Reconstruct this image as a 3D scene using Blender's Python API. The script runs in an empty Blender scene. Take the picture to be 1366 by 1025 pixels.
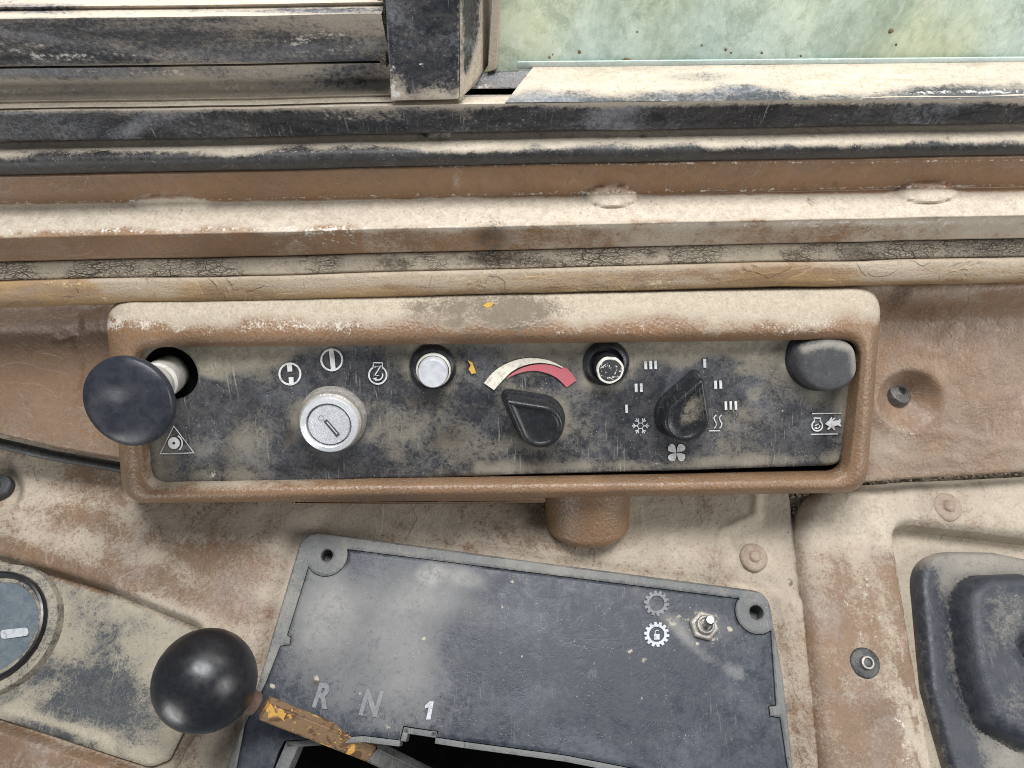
import bpy, bmesh, math, random
import numpy as np
from mathutils import Vector, Matrix
from mathutils.geometry import tessellate_polygon

random.seed(7); rng = np.random.default_rng(7)
S = bpy.context.scene
C = S.collection
R = math.radians

# ------------------------------------------------------------------ camera
# Everything is measured in the control panel's own frame: x right, y up along the panel, z out of the panel
# (metres). M turns that frame into the world: the panel leans back 45 degrees.
M = Matrix.Rotation(R(45), 4, 'X')
FPX, CX, CY, CAMH = 1000.0, 683.0, 512.5, 0.34
zl = np.array([0.043, -0.277, 1.0]); zl /= np.linalg.norm(zl)
xl = np.array([1.0, 0.020, 0.0]); xl -= zl * xl.dot(zl); xl /= np.linalg.norm(xl)
yl = np.cross(zl, xl)
RC = np.array([xl, yl, zl])                 # camera axes -> panel frame
CAM = np.array([0.0, 0.0, CAMH])
cam = bpy.data.cameras.new('camera'); camo = bpy.data.objects.new('camera', cam); C.objects.link(camo)
cam.sensor_width = 36; cam.lens = 36 * FPX / 1366; cam.clip_start = 0.01; cam.clip_end = 100
mm = Matrix([list(RC[i]) + [CAM[i]] for i in range(3)] + [[0, 0, 0, 1]])
camo.matrix_world = M @ mm
S.camera = camo

# ------------------------------------------------------------------ light
W = bpy.data.worlds.new('World'); S.world = W; W.use_nodes = True
wn = W.node_tree
wn.nodes['Background'].inputs[0].default_value = (0.74, 0.87, 1.0, 1)
wn.nodes['Background'].inputs[1].default_value = 0.20
def area(name, loc, target, sx, sy, power, col):
    l = bpy.data.lights.new(name, 'AREA'); l.shape = 'RECTANGLE'; l.size = sx; l.size_y = sy; l.energy = power; l.color = col
    o = bpy.data.objects.new(name, l); C.objects.link(o)
    a = M @ Vector(loc); b = M @ Vector(target)
    o.location = a; o.rotation_euler = (b - a).to_track_quat('-Z', 'Y').to_euler()
area('windscreen_light', (0.04, 0.66, 0.53), (0, -0.06, 0), 0.62, 0.30, 14.5, (0.97, 0.98, 1.0))
area('side_window_light_left', (-0.62, -0.62, 0.40), (0, -0.1, 0), 0.35, 0.40, 3.0, (1.0, 0.98, 0.96))
area('side_window_light_right', (0.85, -0.15, 0.55), (0, -0.1, 0), 0.40, 0.50, 5.2, (1.0, 0.985, 0.97))
area('daylight_outside', (0.35, 0.75, -0.12), (0.15, 0.08, 0.01), 1.2, 0.6, 9.0, (1.0, 1.0, 0.97))
S.view_settings.view_transform = 'Standard'; S.view_settings.look = 'None'
S.view_settings.exposure = 0.1; S.view_settings.gamma = 1; S.view_settings.use_curve_mapping = False
try:
    S.cycles.max_bounces = 6; S.cycles.use_denoising = True; S.cycles.filter_width = 1.0
except Exception: pass

# ------------------------------------------------------------------ projection helpers
def ray(px, py):
    d = np.array([(px - CX) / FPX, -(py - CY) / FPX, -1.0]); return RC @ d
def P(px, py, z=0.0):
    d = ray(px, py); t = (z - CAMH) / d[2]; return CAM + t * d
def proj(v):
    q = (np.asarray(v) - CAM) @ RC          # = RC^T applied to each row
    return CX + FPX * q[..., 0] / -q[..., 2], CY - FPX * q[..., 1] / -q[..., 2]
def msize(npx, p):                          # metres that npx pixels span at point p
    q = (np.asarray(p) - CAM) @ RC; return npx * -q[2] / FPX
class Plane:
    def __init__(s, o, U=(1, 0, 0), V=(0, 1, 0)):
        s.o = np.array(o, float); s.U = np.array(U, float) / np.linalg.norm(U); s.V = np.array(V, float) / np.linalg.norm(V); s.N = np.cross(s.U, s.V)
    def at(s, px, py, h=0.0):               # pixel -> point on the plane raised by h
        d = ray(px, py); o = s.o + s.N * h
        t = np.dot(o - CAM, s.N) / np.dot(d, s.N); return CAM + t * d
    def uv(s, px, py, h=0.0):
        q = s.at(px, py, h) - s.o; return (q.dot(s.U), q.dot(s.V))
    def poly(s, pts, h=0.0): return np.array([s.uv(*p, h) for p in pts])
    def pt(s, u, v, h=0.0):
        u = np.asarray(u)[..., None]; v = np.asarray(v)[..., None]; h = np.asarray(h)[..., None]
        return s.o + u * s.U + v * s.V + h * s.N
    def up(s, h): return Plane(s.o + s.N * h, s.U, s.V)

# ------------------------------------------------------------------ numpy shape helpers
def ss(a, b, x):
    t = np.clip((x - a) / (b - a), 0, 1); return t * t * (3 - 2 * t)
_T = rng.random((64, 64, 64))
def vnoise(p):
    p = np.asarray(p, float); i = np.floor(p).astype(int); f = p - i; f = f * f * (3 - 2 * f); i &= 63; j = (i + 1) & 63
    x0, y0, z0 = i[..., 0], i[..., 1], i[..., 2]; x1, y1, z1 = j[..., 0], j[..., 1], j[..., 2]
    a, b, c = f[..., 0], f[..., 1], f[..., 2]
    l = lambda s, t, k: s + (t - s) * k
    return l(l(l(_T[x0, y0, z0], _T[x1, y0, z0], a), l(_T[x0, y1, z0], _T[x1, y1, z0], a), b),
             l(l(_T[x0, y0, z1], _T[x1, y0, z1], a), l(_T[x0, y1, z1], _T[x1, y1, z1], a), b), c)
def fbm(p, sc, oc=4, seed=0.0):             # centred on 0, about -0.5 .. 0.5
    p = np.asarray(p) * sc + seed * 7.31; r = 0; a = 0.5
    for k in range(oc): r = r + a * (vnoise(p) - 0.5); p = p * 2.03 + 3.1; a *= 0.55
    return r * 1.6
def sdf_poly(poly, u, v):
    poly = np.asarray(poly); shp = np.shape(u); p = np.stack([np.ravel(u), np.ravel(v)], 1)
    d = np.full(len(p), 1e9); s = np.ones(len(p))
    n = len(poly)
    for i in range(n):
        a = poly[i]; b = poly[i - 1]; e = b - a; w = p - a
        t = np.clip((w @ e) / max(e @ e, 1e-18), 0, 1)[:, None]; q = w - e * t
        d = np.minimum(d, (q * q).sum(1))
        c1 = p[:, 1] >= a[1]; c2 = p[:, 1] < b[1]; c3 = e[0] * w[:, 1] > e[1] * w[:, 0]
        flip = (c1 & c2 & c3) | (~c1 & ~c2 & ~c3); s = np.where(flip, -s, s)
    return (s * np.sqrt(d)).reshape(shp)
def round_poly(pts, r, k=8):                # r: one radius or one per corner
    pts = [np.array(p, float) for p in pts]; n = len(pts); out = []
    rr = r if hasattr(r, '__len__') else [r] * n
    for i in range(n):
        a, b, c = pts[i - 1], pts[i], pts[(i + 1) % n]
        if rr[i] <= 0: out.append(b); continue
        d1 = (a - b); l1 = np.linalg.norm(d1); d1 = d1 / l1; d2 = (c - b); l2 = np.linalg.norm(d2); d2 = d2 / l2
        ang = math.acos(np.clip(d1 @ d2, -1, 1)); t = min(rr[i] / math.tan(ang / 2), l1 * .49, l2 * .49)
        s, e = b + d1 * t, b + d2 * t
        for j in range(k + 1):
            w = j / k; out.append((1 - w) ** 2 * s + 2 * w * (1 - w) * b * 1.0 + w * w * e)
    return np.array(out)
def catmull(pts, n=8, closed=False):
    pts = [np.array(p, float) for p in pts]; m = len(pts); out = []
    for i in range(m if closed else m - 1):
        p1, p2 = pts[i], pts[(i + 1) % m]
        p0 = pts[i - 1] if (closed or i > 0) else 2 * p1 - p2
        p3 = pts[(i + 2) % m] if (closed or i + 2 < m) else 2 * p2 - p1
        for j in range(n):
            t = j / n
            out.append(.5 * (2 * p1 + (p2 - p0) * t + (2 * p0 - 5 * p1 + 4 * p2 - p3) * t * t + (3 * p1 - p0 - 3 * p2 + p3) * t ** 3))
    if not closed: out.append(pts[-1])
    return np.array(out)
def E(px, py, cx, cy, rx, ry, ang=0.0, soft=0.7):   # elliptical patch, 1 inside, fading out
    c, s = math.cos(R(ang)), math.sin(R(ang)); x = px - cx; y = py - cy
    d = np.sqrt(((x * c + y * s) / rx) ** 2 + ((-x * s + y * c) / ry) ** 2); return 1 - ss(1 - soft, 1 + soft, d)
def L(px, py, pts, w, soft=1.0):                    # falloff around a polyline, in pixels
    d = np.full(np.shape(px), 1e9)
    for a, b in zip(pts[:-1], pts[1:]):
        ex, ey = b[0] - a[0], b[1] - a[1]; t = np.clip(((px - a[0]) * ex + (py - a[1]) * ey) / (ex * ex + ey * ey), 0, 1)
        d = np.minimum(d, np.hypot(px - a[0] - ex * t, py - a[1] - ey * t))
    return 1 - ss(w * (1 - soft), w * (1 + soft), d)

# ------------------------------------------------------------------ mesh helpers
def mesh(name, verts, faces, attrs=None, smooth=True, sharp=38):
    me = bpy.data.meshes.new(name)
    me.from_pydata(np.asarray(verts, float).tolist(), [], [tuple(int(i) for i in f) for f in faces] if not isinstance(faces, np.ndarray) else faces.tolist())
    for k, a in (attrs or {}).items():
        t = me.attributes.new(k, 'FLOAT', 'POINT'); t.data.foreach_set('value', np.ascontiguousarray(a, dtype=np.float32))
    me.update()
    if smooth:
        me.shade_smooth(); me.set_sharp_from_angle(angle=R(sharp))
    return me
def obj(name, me, mat, parent=None):
    o = bpy.data.objects.new(name, me); C.objects.link(o)
    if mat is not None and not me.materials: me.materials.append(mat)
    if parent is None: o.matrix_world = M
    else:
        o.parent = parent
        if parent.type == 'EMPTY': o.location = -Vector(parent['base'])
    return o
def thing(name, label, cat, base=(0, 0, 0), group=None, kind=None):
    o = bpy.data.objects.new(name, None); C.objects.link(o); o.empty_display_size = 0.01
    o['base'] = [float(x) for x in base]; o.matrix_world = M @ Matrix.Translation(Vector([float(x) for x in base]))
    return tag(o, label, cat, group, kind)
def tag(o, label, cat, group=None, kind=None):
    if label: o['label'] = label
    if cat: o['category'] = cat
    if group: o['group'] = group
    if kind: o['kind'] = kind
    return o
def normals_out(me):
    b = bmesh.new(); b.from_mesh(me); bmesh.ops.recalc_face_normals(b, faces=b.faces); b.to_mesh(me); b.free(); return me

def sheet(name, pl, sdf, bbox, cell, hfun=None, thick=0.002, attrs=None, flare=0.0):
    """A dense sheet on plane pl, cut where sdf(u,v) > 0 with its rim snapped onto the outline, walls of depth thick."""
    u0, u1, v0, v1 = bbox
    nu, nv = max(2, int((u1 - u0) / cell)), max(2, int((v1 - v0) / cell))
    U, V = np.meshgrid(np.linspace(u0, u1, nu), np.linspace(v0, v1, nv))
    D = sdf(U, V)
    for _ in range(2):
        eps = cell * .25
        gu = (sdf(U + eps, V) - sdf(U - eps, V)) / (2 * eps); gv = (sdf(U, V + eps) - sdf(U, V - eps)) / (2 * eps)
        if _ == 0: near = np.abs(D) < cell * .8
        d2 = sdf(U, V) if _ else D
        g = np.maximum(np.hypot(gu, gv), .5)
        U = np.where(near, U - d2 * gu / g ** 2, U); V = np.where(near, V - d2 * gv / g ** 2, V)
    idx = np.arange(nu * nv).reshape(nv, nu)
    q = np.stack([idx[:-1, :-1], idx[:-1, 1:], idx[1:, 1:], idx[1:, :-1]], -1).reshape(-1, 4)
    Uf, Vf = U.ravel(), V.ravel()
    cd = sdf(Uf[q].mean(1), Vf[q].mean(1)); q = q[cd < -cell * .06]
    used, inv = np.unique(q, return_inverse=True); q = inv.reshape(-1, 4)
    u, v = Uf[used], Vf[used]; s = sdf(u, v)
    base = pl.pt(u, v, 0)
    h = hfun(u, v, s, base) if hfun else np.zeros(len(u))
    co = pl.pt(u, v, h)
    # walls
    e = np.concatenate([q[:, [0, 1]], q[:, [1, 2]], q[:, [2, 3]], q[:, [3, 0]]])
    key = np.sort(e, 1); _, first, cnt = np.unique(key[:, 0] * 10000000 + key[:, 1], return_index=True, return_counts=True)
    be = e[first[cnt == 1]]
    px, py = proj(co)
    at = attrs(px=px, py=py, u=u, v=v, s=s, co=co) if attrs else {}
    faces = q.tolist()
    if thick > 0:
        bv, binv = np.unique(be, return_inverse=True); be2 = binv.reshape(-1, 2)
        n0 = len(co); low = co[bv] - pl.N * thick; m = len(bv)
        co = np.concatenate([co, co[bv], low])      # doubled rim keeps the edge crisp
        faces += [[n0 + b, n0 + a, n0 + m + a, n0 + m + b] for a, b in be2.tolist()]
        at = {k: np.concatenate([a, a[bv], a[bv]]) for k, a in at.items()}
    return mesh(name, co, faces, at)
def edge_round(s, r):                       # drop near the rim of a sheet, s = signed distance (inside negative)
    t = np.clip(1 + s / r, 0, 1); return -r * (1 - np.sqrt(np.maximum(1 - t * t, 0)))
def bbox(poly, pad=.001):
    p = np.asarray(poly); return (p[:, 0].min() - pad, p[:, 0].max() + pad, p[:, 1].min() - pad, p[:, 1].max() + pad)

def frame(p, N):
    N = Vector(N).normalized(); a = Vector((1, 0, 0)) if abs(N.x) < .8 else Vector((0, 1, 0))
    a = (a - N * a.dot(N)).normalized(); b = N.cross(a); return Vector(p), a, b, N
def lathe(name, prof, p, N=(0, 0, 1), seg=48, lump=0.0, sq=None, sharp=38):
    p, a, b, N = frame(p, N); vs, fs = [], []
    for (r, h) in prof:
        for k in range(seg):
            t = 2 * math.pi * k / seg
            rr = r * (1 + lump * math.sin(3 * t + 1) + lump * .7 * math.sin(7 * t))
            if sq: rr *= sq(t)
            vs.append(p + a * (rr * math.cos(t)) + b * (rr * math.sin(t)) + N * h)
    for i in range(len(prof) - 1):
        for k in range(seg):
            k2 = (k + 1) % seg; fs.append((i * seg + k, i * seg + k2, (i + 1) * seg + k2, (i + 1) * seg + k))
    if prof[0][0] > 1e-7: fs.append(tuple(reversed(range(seg))))
    me = mesh(name, vs, fs, sharp=sharp)
    if prof[-1][0] <= 1e-7 or prof[0][0] <= 1e-7:
        bm = bmesh.new(); bm.from_mesh(me); bmesh.ops.remove_doubles(bm, verts=bm.verts, dist=1e-7); bm.to_mesh(me); bm.free(); me.shade_smooth(); me.set_sharp_from_angle(angle=R(sharp))
    return me
def arcprof(r, h, fil, n=6, inner=0.0):      # a disc of radius r, height h, with a rounded top edge fil
    pr = [(r, 0)]
    for i in range(n + 1):
        t = math.pi / 2 * i / n; pr.append((r - fil + fil * math.cos(t), h - fil + fil * math.sin(t)))
    pr.append((inner if inner else 0.0, h)); return pr
def loft(name, rings, close_top=True, close_bot=False, attrs=None, sharp=38):
    n = len(rings[0]); vs = np.concatenate(rings); fs = []
    for i in range(len(rings) - 1):
        for k in range(n):
            k2 = (k + 1) % n; fs.append((i * n + k, i * n + k2, (i + 1) * n + k2, (i + 1) * n + k))
    if close_top:
        fs.append(tuple((len(rings) - 1) * n + k for k in range(n)))
    if close_bot: fs.append(tuple(reversed(range(n))))
    at = None
    if attrs:
        px, py = proj(vs); at = attrs(px=px, py=py, co=vs)
    return mesh(name, vs, fs, at, sharp=sharp)
def tube(name, pts, r, seg=12, flat=1.0):
    pts = [Vector(p) for p in pts]; vs, fs = [], []; rr = r if hasattr(r, '__len__') else [r] * len(pts)
    up = Vector((0.1, 0.2, 1))
    for i, p in enumerate(pts):
        d = (pts[min(i + 1, len(pts) - 1)] - pts[max(i - 1, 0)]).normalized(); a = d.cross(up).normalized(); b = a.cross(d)
        for k in range(seg):
            t = 2 * math.pi * k / seg; vs.append(p + a * rr[i] * math.cos(t) + b * rr[i] * flat * math.sin(t))
    for i in range(len(pts) - 1):
        for k in range(seg):
            k2 = (k + 1) % seg; fs.append((i * seg + k, i * seg + k2, (i + 1) * seg + k2, (i + 1) * seg + k))
    fs.append(tuple(reversed(range(seg)))); fs.append(tuple((len(pts) - 1) * seg + k for k in range(seg)))
    return normals_out(mesh(name, vs, fs))

# flat print: polygons and ribbons given in pixels, laid on a plane
class Print:
    def __init__(s, pl, h=0.00012): s.pl, s.h, s.v, s.f = pl, h, [], []; s.k = 0
    def poly(s, pts):
        uv = [s.pl.at(*p, 0) + s.pl.N * (s.h + s.k * 2e-6) for p in pts]; s.k += 1; n = len(s.v)
        s.v += [Vector(p) for p in uv]
        for t in tessellate_polygon([[Vector((p[0], p[1], 0)) for p in pts]]): s.f.append([n + i for i in t])
        return s
    def line(s, pts, w, closed=False):
        pts = [np.array(p, float) for p in pts]; n = len(pts); A, B = [], []
        for i in range(n):
            p = pts[i - 1] if (closed or i) else pts[i]; q = pts[(i + 1) % n] if (closed or i + 1 < n) else pts[i]
            d = q - p; d = d / max(np.linalg.norm(d), 1e-9); nn = np.array([-d[1], d[0]])
            A.append(pts[i] + nn * w / 2); B.append(pts[i] - nn * w / 2)
        n0 = len(s.v)
        for p in A + B: s.v.append(Vector(s.pl.at(p[0], p[1], 0) + s.pl.N * (s.h + s.k * 2e-6)))
        s.k += 1
        for i in range(n if closed else n - 1):
            j = (i + 1) % n; s.f.append([n0 + i, n0 + j, n0 + n + j, n0 + n + i])
        return s
    def ring(s, cx, cy, r, w, a0=0, a1=360, n=40):
        full = abs(a1 - a0) >= 360
        pts = [(cx + r * math.cos(R(a0 + (a1 - a0) * i / n)), cy + r * math.sin(R(a0 + (a1 - a0) * i / n))) for i in range(n if full else n + 1)]
        return s.line(pts, w, full)
    def disc(s, cx, cy, r, n=28): return s.poly([(cx + r * math.cos(2 * math.pi * i / n), cy + r * math.sin(2 * math.pi * i / n)) for i in range(n)])
    def rect(s, x0, y0, x1, y1): return s.poly([(x0, y0), (x1, y0), (x1, y1), (x0, y1)])
    def build(s, name, mat, parent):
        me = mesh(name, [tuple(v) for v in s.v], s.f, smooth=False)
        bm = bmesh.new(); bm.from_mesh(me)
        N = Vector(s.pl.N)
        for f in bm.faces:
            if f.normal.dot(N) < 0: f.normal_flip()
        bm.to_mesh(me); bm.free(); return obj(name, me, mat, parent)

# ------------------------------------------------------------------ materials
class NT:
    def __init__(s, name):
        s.m = bpy.data.materials.new(name); s.m.use_nodes = True; s.t = s.m.node_tree; s.b = s.t.nodes['Principled BSDF']
        s.co = s.t.nodes.new('ShaderNodeTexCoord').outputs['Object']
    def _in(s, sock, v):
        if isinstance(v, bpy.types.NodeSocket): s.t.links.new(v, sock)
        elif isinstance(v, (tuple, list)) and len(v) == 3 and sock.type == 'RGBA': sock.default_value = (*v, 1)
        else: sock.default_value = v
    def map(s, scale=(1, 1, 1), rot=0.0, vec=None):
        n = s.t.nodes.new('ShaderNodeMapping'); s._in(n.inputs['Vector'], vec or s.co); n.inputs['Scale'].default_value = scale; n.inputs['Rotation'].default_value = (0, 0, rot); return n.outputs[0]
    def noise(s, sc, det=4.0, ro=.55, dist=0.0, vec=None, off=0.0):
        n = s.t.nodes.new('ShaderNodeTexNoise'); v = vec or s.co
        if off:
            a = s.t.nodes.new('ShaderNodeVectorMath'); a.operation = 'ADD'; s._in(a.inputs[0], v); a.inputs[1].default_value = (off, off * 1.7, off * .6); v = a.outputs[0]
        s._in(n.inputs['Vector'], v); n.inputs['Scale'].default_value = sc; n.inputs['Detail'].default_value = det; n.inputs['Roughness'].default_value = ro; n.inputs['Distortion'].default_value = dist
        return n.outputs['Fac']
    def vor(s, sc, feat='F1', vec=None):
        n = s.t.nodes.new('ShaderNodeTexVoronoi'); n.feature = feat; s._in(n.inputs['Vector'], vec or s.co); n.inputs['Scale'].default_value = sc; return n.outputs['Distance']
    def ma(s, op, a, b=0.0, clamp=False):
        n = s.t.nodes.new('ShaderNodeMath'); n.operation = op; n.use_clamp = clamp; s._in(n.inputs[0], a); s._in(n.inputs[1], b); return n.outputs[0]
    def st(s, x, a, b, lo=0.0, hi=1.0):
        n = s.t.nodes.new('ShaderNodeMapRange'); n.interpolation_type = 'SMOOTHSTEP'
        s._in(n.inputs[0], x); n.inputs[1].default_value = a; n.inputs[2].default_value = b; n.inputs[3].default_value = lo; n.inputs[4].default_value = hi; return n.outputs[0]
    def mix(s, f, a, b):
        n = s.t.nodes.new('ShaderNodeMix'); n.data_type = 'RGBA'; s._in(n.inputs[0], f); s._in(n.inputs[6], a); s._in(n.inputs[7], b); return n.outputs[2]
    def fm(s, f, a, b):
        n = s.t.nodes.new('ShaderNodeMix'); n.data_type = 'FLOAT'; s._in(n.inputs[0], f); s._in(n.inputs[2], a); s._in(n.inputs[3], b); return n.outputs[0]
    def attr(s, name):
        n = s.t.nodes.new('ShaderNodeAttribute'); n.attribute_name = name; return n.outputs['Fac']
    def sum(s, *xs):
        r = xs[0]
        for x in xs[1:]: r = s.ma('ADD', r, x)
        return r
    def bump(s, h, strength=.5, dist=.0005, prev=None):
        n = s.t.nodes.new('ShaderNodeBump'); s._in(n.inputs['Height'], h); n.inputs['Strength'].default_value = strength; n.inputs['Distance'].default_value = dist
        if prev is not None: s._in(n.inputs['Normal'], prev)
        return n.outputs[0]

DUST, DUST2 = (.52, .452, .36), (.375, .315, .242)
def grime(name, base, base2=None, dust=DUST, dust2=DUST2, rough=.45, metal=0.0, spec=.5, dust0=0.0, film=0.0, dsc=60, dn=1.3, dsoft=.14,
          salt=(.66, .61, .55), soot_shade=(.06, .042, .026), soot0=0.0, salt0=0.0, peel=0.0, scratch=0.0, speck=0.0, grain=0.0, gsc=700, rel=.5, seed=0.0, stretch=None, crack=0.0, maxd=1.0, haze=0.0, fleck=0.0, wrinkle=0.0):
    n = NT(name); vec = n.map(stretch) if stretch else n.co; c = n.ma
    big = n.noise(dsc, 4, .6, .5, vec, 3.1 + seed); mid = n.noise(dsc * 4.3, 4, .68, .6, vec, 7.7 + seed)
    fin = n.noise(dsc * 15, 3, .75, 0, None, 1.7 + seed); gr = n.noise(1500, 2, .6, 0)
    bs, ms, fs_, gs_ = (c('SUBTRACT', x, .5) for x in (big, mid, fin, gr))
    dv = n.sum(n.attr('dust'), dust0, c('MULTIPLY', bs, dn * .55), c('MULTIPLY', ms, dn * .7), c('MULTIPLY', fs_, dn * .65), c('MULTIPLY', gs_, dn * .35))
    dm = c('MULTIPLY', n.st(dv, .5 - dsoft, .5 + dsoft), maxd)
    if film: dm = c('MAXIMUM', dm, c('MULTIPLY', n.st(n.sum(c('MULTIPLY', mid, .45), c('MULTIPLY', fin, .35), c('MULTIPLY', gr, .2)), .42, .72), film))
    bc = n.mix(n.st(c('ADD', c('MULTIPLY', mid, .6), c('MULTIPLY', n.noise(dsc * .55, 3, .6, .4, vec, 11 + seed), .6)), .45, .75), base, base2 or tuple(x * .82 for x in base))
    if haze: bc = n.mix(c('MULTIPLY', n.st(n.sum(c('MULTIPLY', n.noise(dsc * .7, 4, .62, .8, vec, 51 + seed), .75), c('MULTIPLY', fin, .25)), .46, .68), haze), bc, (.46, .475, .52))
    if grain: bc = n.mix(n.st(gr, .35, .7, 0, .25), bc, tuple(min(1, x * 1.5 + .02) for x in base))
    hgt = n.sum(c('MULTIPLY', mid, .55), c('MULTIPLY', fin, .5), c('MULTIPLY', gr, .16))
    if peel:
        pn = n.noise(dsc * .7, 3, .5, .5, None, 21 + seed); ad = c('SUBTRACT', pn, .55)
        lm = c('MULTIPLY', n.st(c('ABSOLUTE', ad), 0.0, .009, 1, 0), n.st(mid, .42, .6)); lm = c('MULTIPLY', lm, peel)
        bc = n.mix(c('MULTIPLY', n.st(ad, 0.0, .01), .3 * min(peel, 1)), bc, tuple(x * .72 for x in base))
        bc = n.mix(c('MULTIPLY', lm, .28), bc, salt); hgt = c('ADD', hgt, c('MULTIPLY', n.st(pn, .535, .56), -.9 * peel))
    dc = n.mix(n.st(c('ADD', c('MULTIPLY', mid, .6), c('MULTIPLY', fin, .4)), .36, .66), dust, dust2); dc = n.mix(n.st(c('ADD', c('MULTIPLY', gr, .6), c('MULTIPLY', fin, .4)), .50, .66, 0, .38), dc, tuple(x * .6 for x in dust2)); dc = n.mix(n.st(c('ADD', c('MULTIPLY', gr, .6), c('MULTIPLY', mid, .4)), .40, .30, 0, .5), dc, tuple(min(.75, x * 1.22) for x in dust))
    col = n.mix(dm, bc, dc)
    if fleck:
        fk = c('MULTIPLY', n.st(n.vor(330, 'F1', n.map((1, .7, .8), .4)), .07, .2, 1, 0), n.st(n.noise(120, 2, .6, 0, None, 61 + seed), .52, .62)); col = n.mix(c('MULTIPLY', fk, fleck), col, (.10, .075, .05))
    if speck:
        sp = c('MULTIPLY', n.st(n.vor(620), .08, .2, 1, 0), n.st(n.noise(120, 3, .6, 0, None, 31 + seed), .47, .66)); sp = c('MULTIPLY', sp, speck)
        col = n.mix(sp, col, (.5, .46, .39))
    if scratch:
        acc = None; wv = n.t.nodes.new('ShaderNodeVectorMath'); wv.operation = 'MULTIPLY_ADD'; nz = n.t.nodes.new('ShaderNodeTexNoise'); nz.inputs['Scale'].default_value = 30; n._in(nz.inputs['Vector'], n.co)
        n._in(wv.inputs[0], nz.outputs['Color']); wv.inputs[1].default_value = (.005, .005, .005); n._in(wv.inputs[2], n.co)
        for k, (rot, sx, sy) in enumerate(((.9, 1500, 60), (-.75, 1300, 90))):
            q = n.noise(1.0, 1, .5, 0, n.map((sx, sy, sy), rot, wv.outputs[0]), 2 + k + seed)
            q = n.st(q, .64, .76); acc = q if acc is None else c('MAXIMUM', acc, q)
        acc = c('MULTIPLY', acc, n.st(n.noise(45, 3, .6, 0, None, 40 + seed), .46, .66)); acc = c('MULTIPLY', acc, scratch); col = n.mix(acc, col, (.40, .38, .34))
    sv = n.sum(n.attr('salt'), salt0, c('MULTIPLY', ms, 1.3), c('MULTIPLY', fs_, 1.3)); sm = n.st(sv, .42, .66)
    col = n.mix(c('MULTIPLY', sm, .88), col, salt)
    ov = n.sum(n.attr('soot_shade'), soot0, c('MULTIPLY', ms, .9), c('MULTIPLY', fs_, .9)); om = n.st(ov, .28, .9)
    col = n.mix(c('MULTIPLY', om, .85), col, soot_shade)
    nrm = None
    if crack:
        v1 = n.vor(1.0, 'DISTANCE_TO_EDGE', n.map((150, 380, 380))); wob = n.noise(160, 3)
        cr = n.st(c('ADD', v1, c('MULTIPLY', c('SUBTRACT', wob, .5), .2)), .0, .06, 1, 0)
        v2 = n.vor(1.0, 'DISTANCE_TO_EDGE', n.map((420, 1000, 1000))); cr = c('MAXIMUM', cr, c('MULTIPLY', n.st(v2, 0, .12, 1, 0), .6))
        cr = c('MULTIPLY', cr, n.st(n.noise(28, 5, .7), .42, .6, .0, 1)); cr = c('MULTIPLY', cr, crack)
        col = n.mix(cr, col, (.07, .055, .04)); hgt = c('SUBTRACT', hgt, c('MULTIPLY', cr, 1.2))
    if grain:
        g = n.ma('ADD', n.vor(gsc), c('MULTIPLY', n.noise(gsc * .7, 2), .6)); nrm = n.bump(g, grain, .0004)
    if wrinkle:
        wr = n.noise(dsc * 1.6, 4, .6, .3, n.map((1, 1.3, 1), .5), 71 + seed); nrm = n.bump(wr, wrinkle, .004, nrm)
    nrm = n.bump(hgt, rel, .0007, nrm)
    n._in(n.b.inputs['Base Color'], col); n._in(n.b.inputs['Normal'], nrm); n.b.inputs['Specular IOR Level'].default_value = spec
    rv = n.st(mid, .3, .7, rough * .8, min(1, rough * 1.25))
    n._in(n.b.inputs['Roughness'], n.fm(n.ma('MAXIMUM', dm, sm), rv, .92))
    n._in(n.b.inputs['Metallic'], n.ma('MULTIPLY', n.ma('SUBTRACT', 1.0, dm), metal) if metal else 0.0)
    return n.m
def plain(name, col, rough=.5, metal=0.0, var=.25, sc=300, spec=.5, bump=.15):
    n = NT(name); f = n.noise(sc, 4, .6)
    n._in(n.b.inputs['Base Color'], n.mix(n.st(f, .3, .7), col, tuple(x * (1 - var) for x in col))); n._in(n.b.inputs['Roughness'], n.st(n.noise(sc * .4, 3), .3, .7, rough * .8, min(1, rough * 1.2)))
    n.b.inputs['Metallic'].default_value = metal; n.b.inputs['Specular IOR Level'].default_value = spec
    n._in(n.b.inputs['Normal'], n.bump(f, bump, .0003)); return n.m
def printed(name, col, under=(.07, .072, .08), wear=.5, sc=300, lo=.36, hi=.5):
    n = NT(name); f = n.ma('ADD', n.ma('MULTIPLY', n.noise(sc, 5, .7), .6), n.ma('MULTIPLY', n.noise(sc * 6, 3, .6), .4))
    k = n.st(f, lo, hi, 1 - wear, 1)
    n._in(n.b.inputs['Base Color'], n.mix(k, under, col)); n.b.inputs['Roughness'].default_value = .6; return n.m

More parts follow.
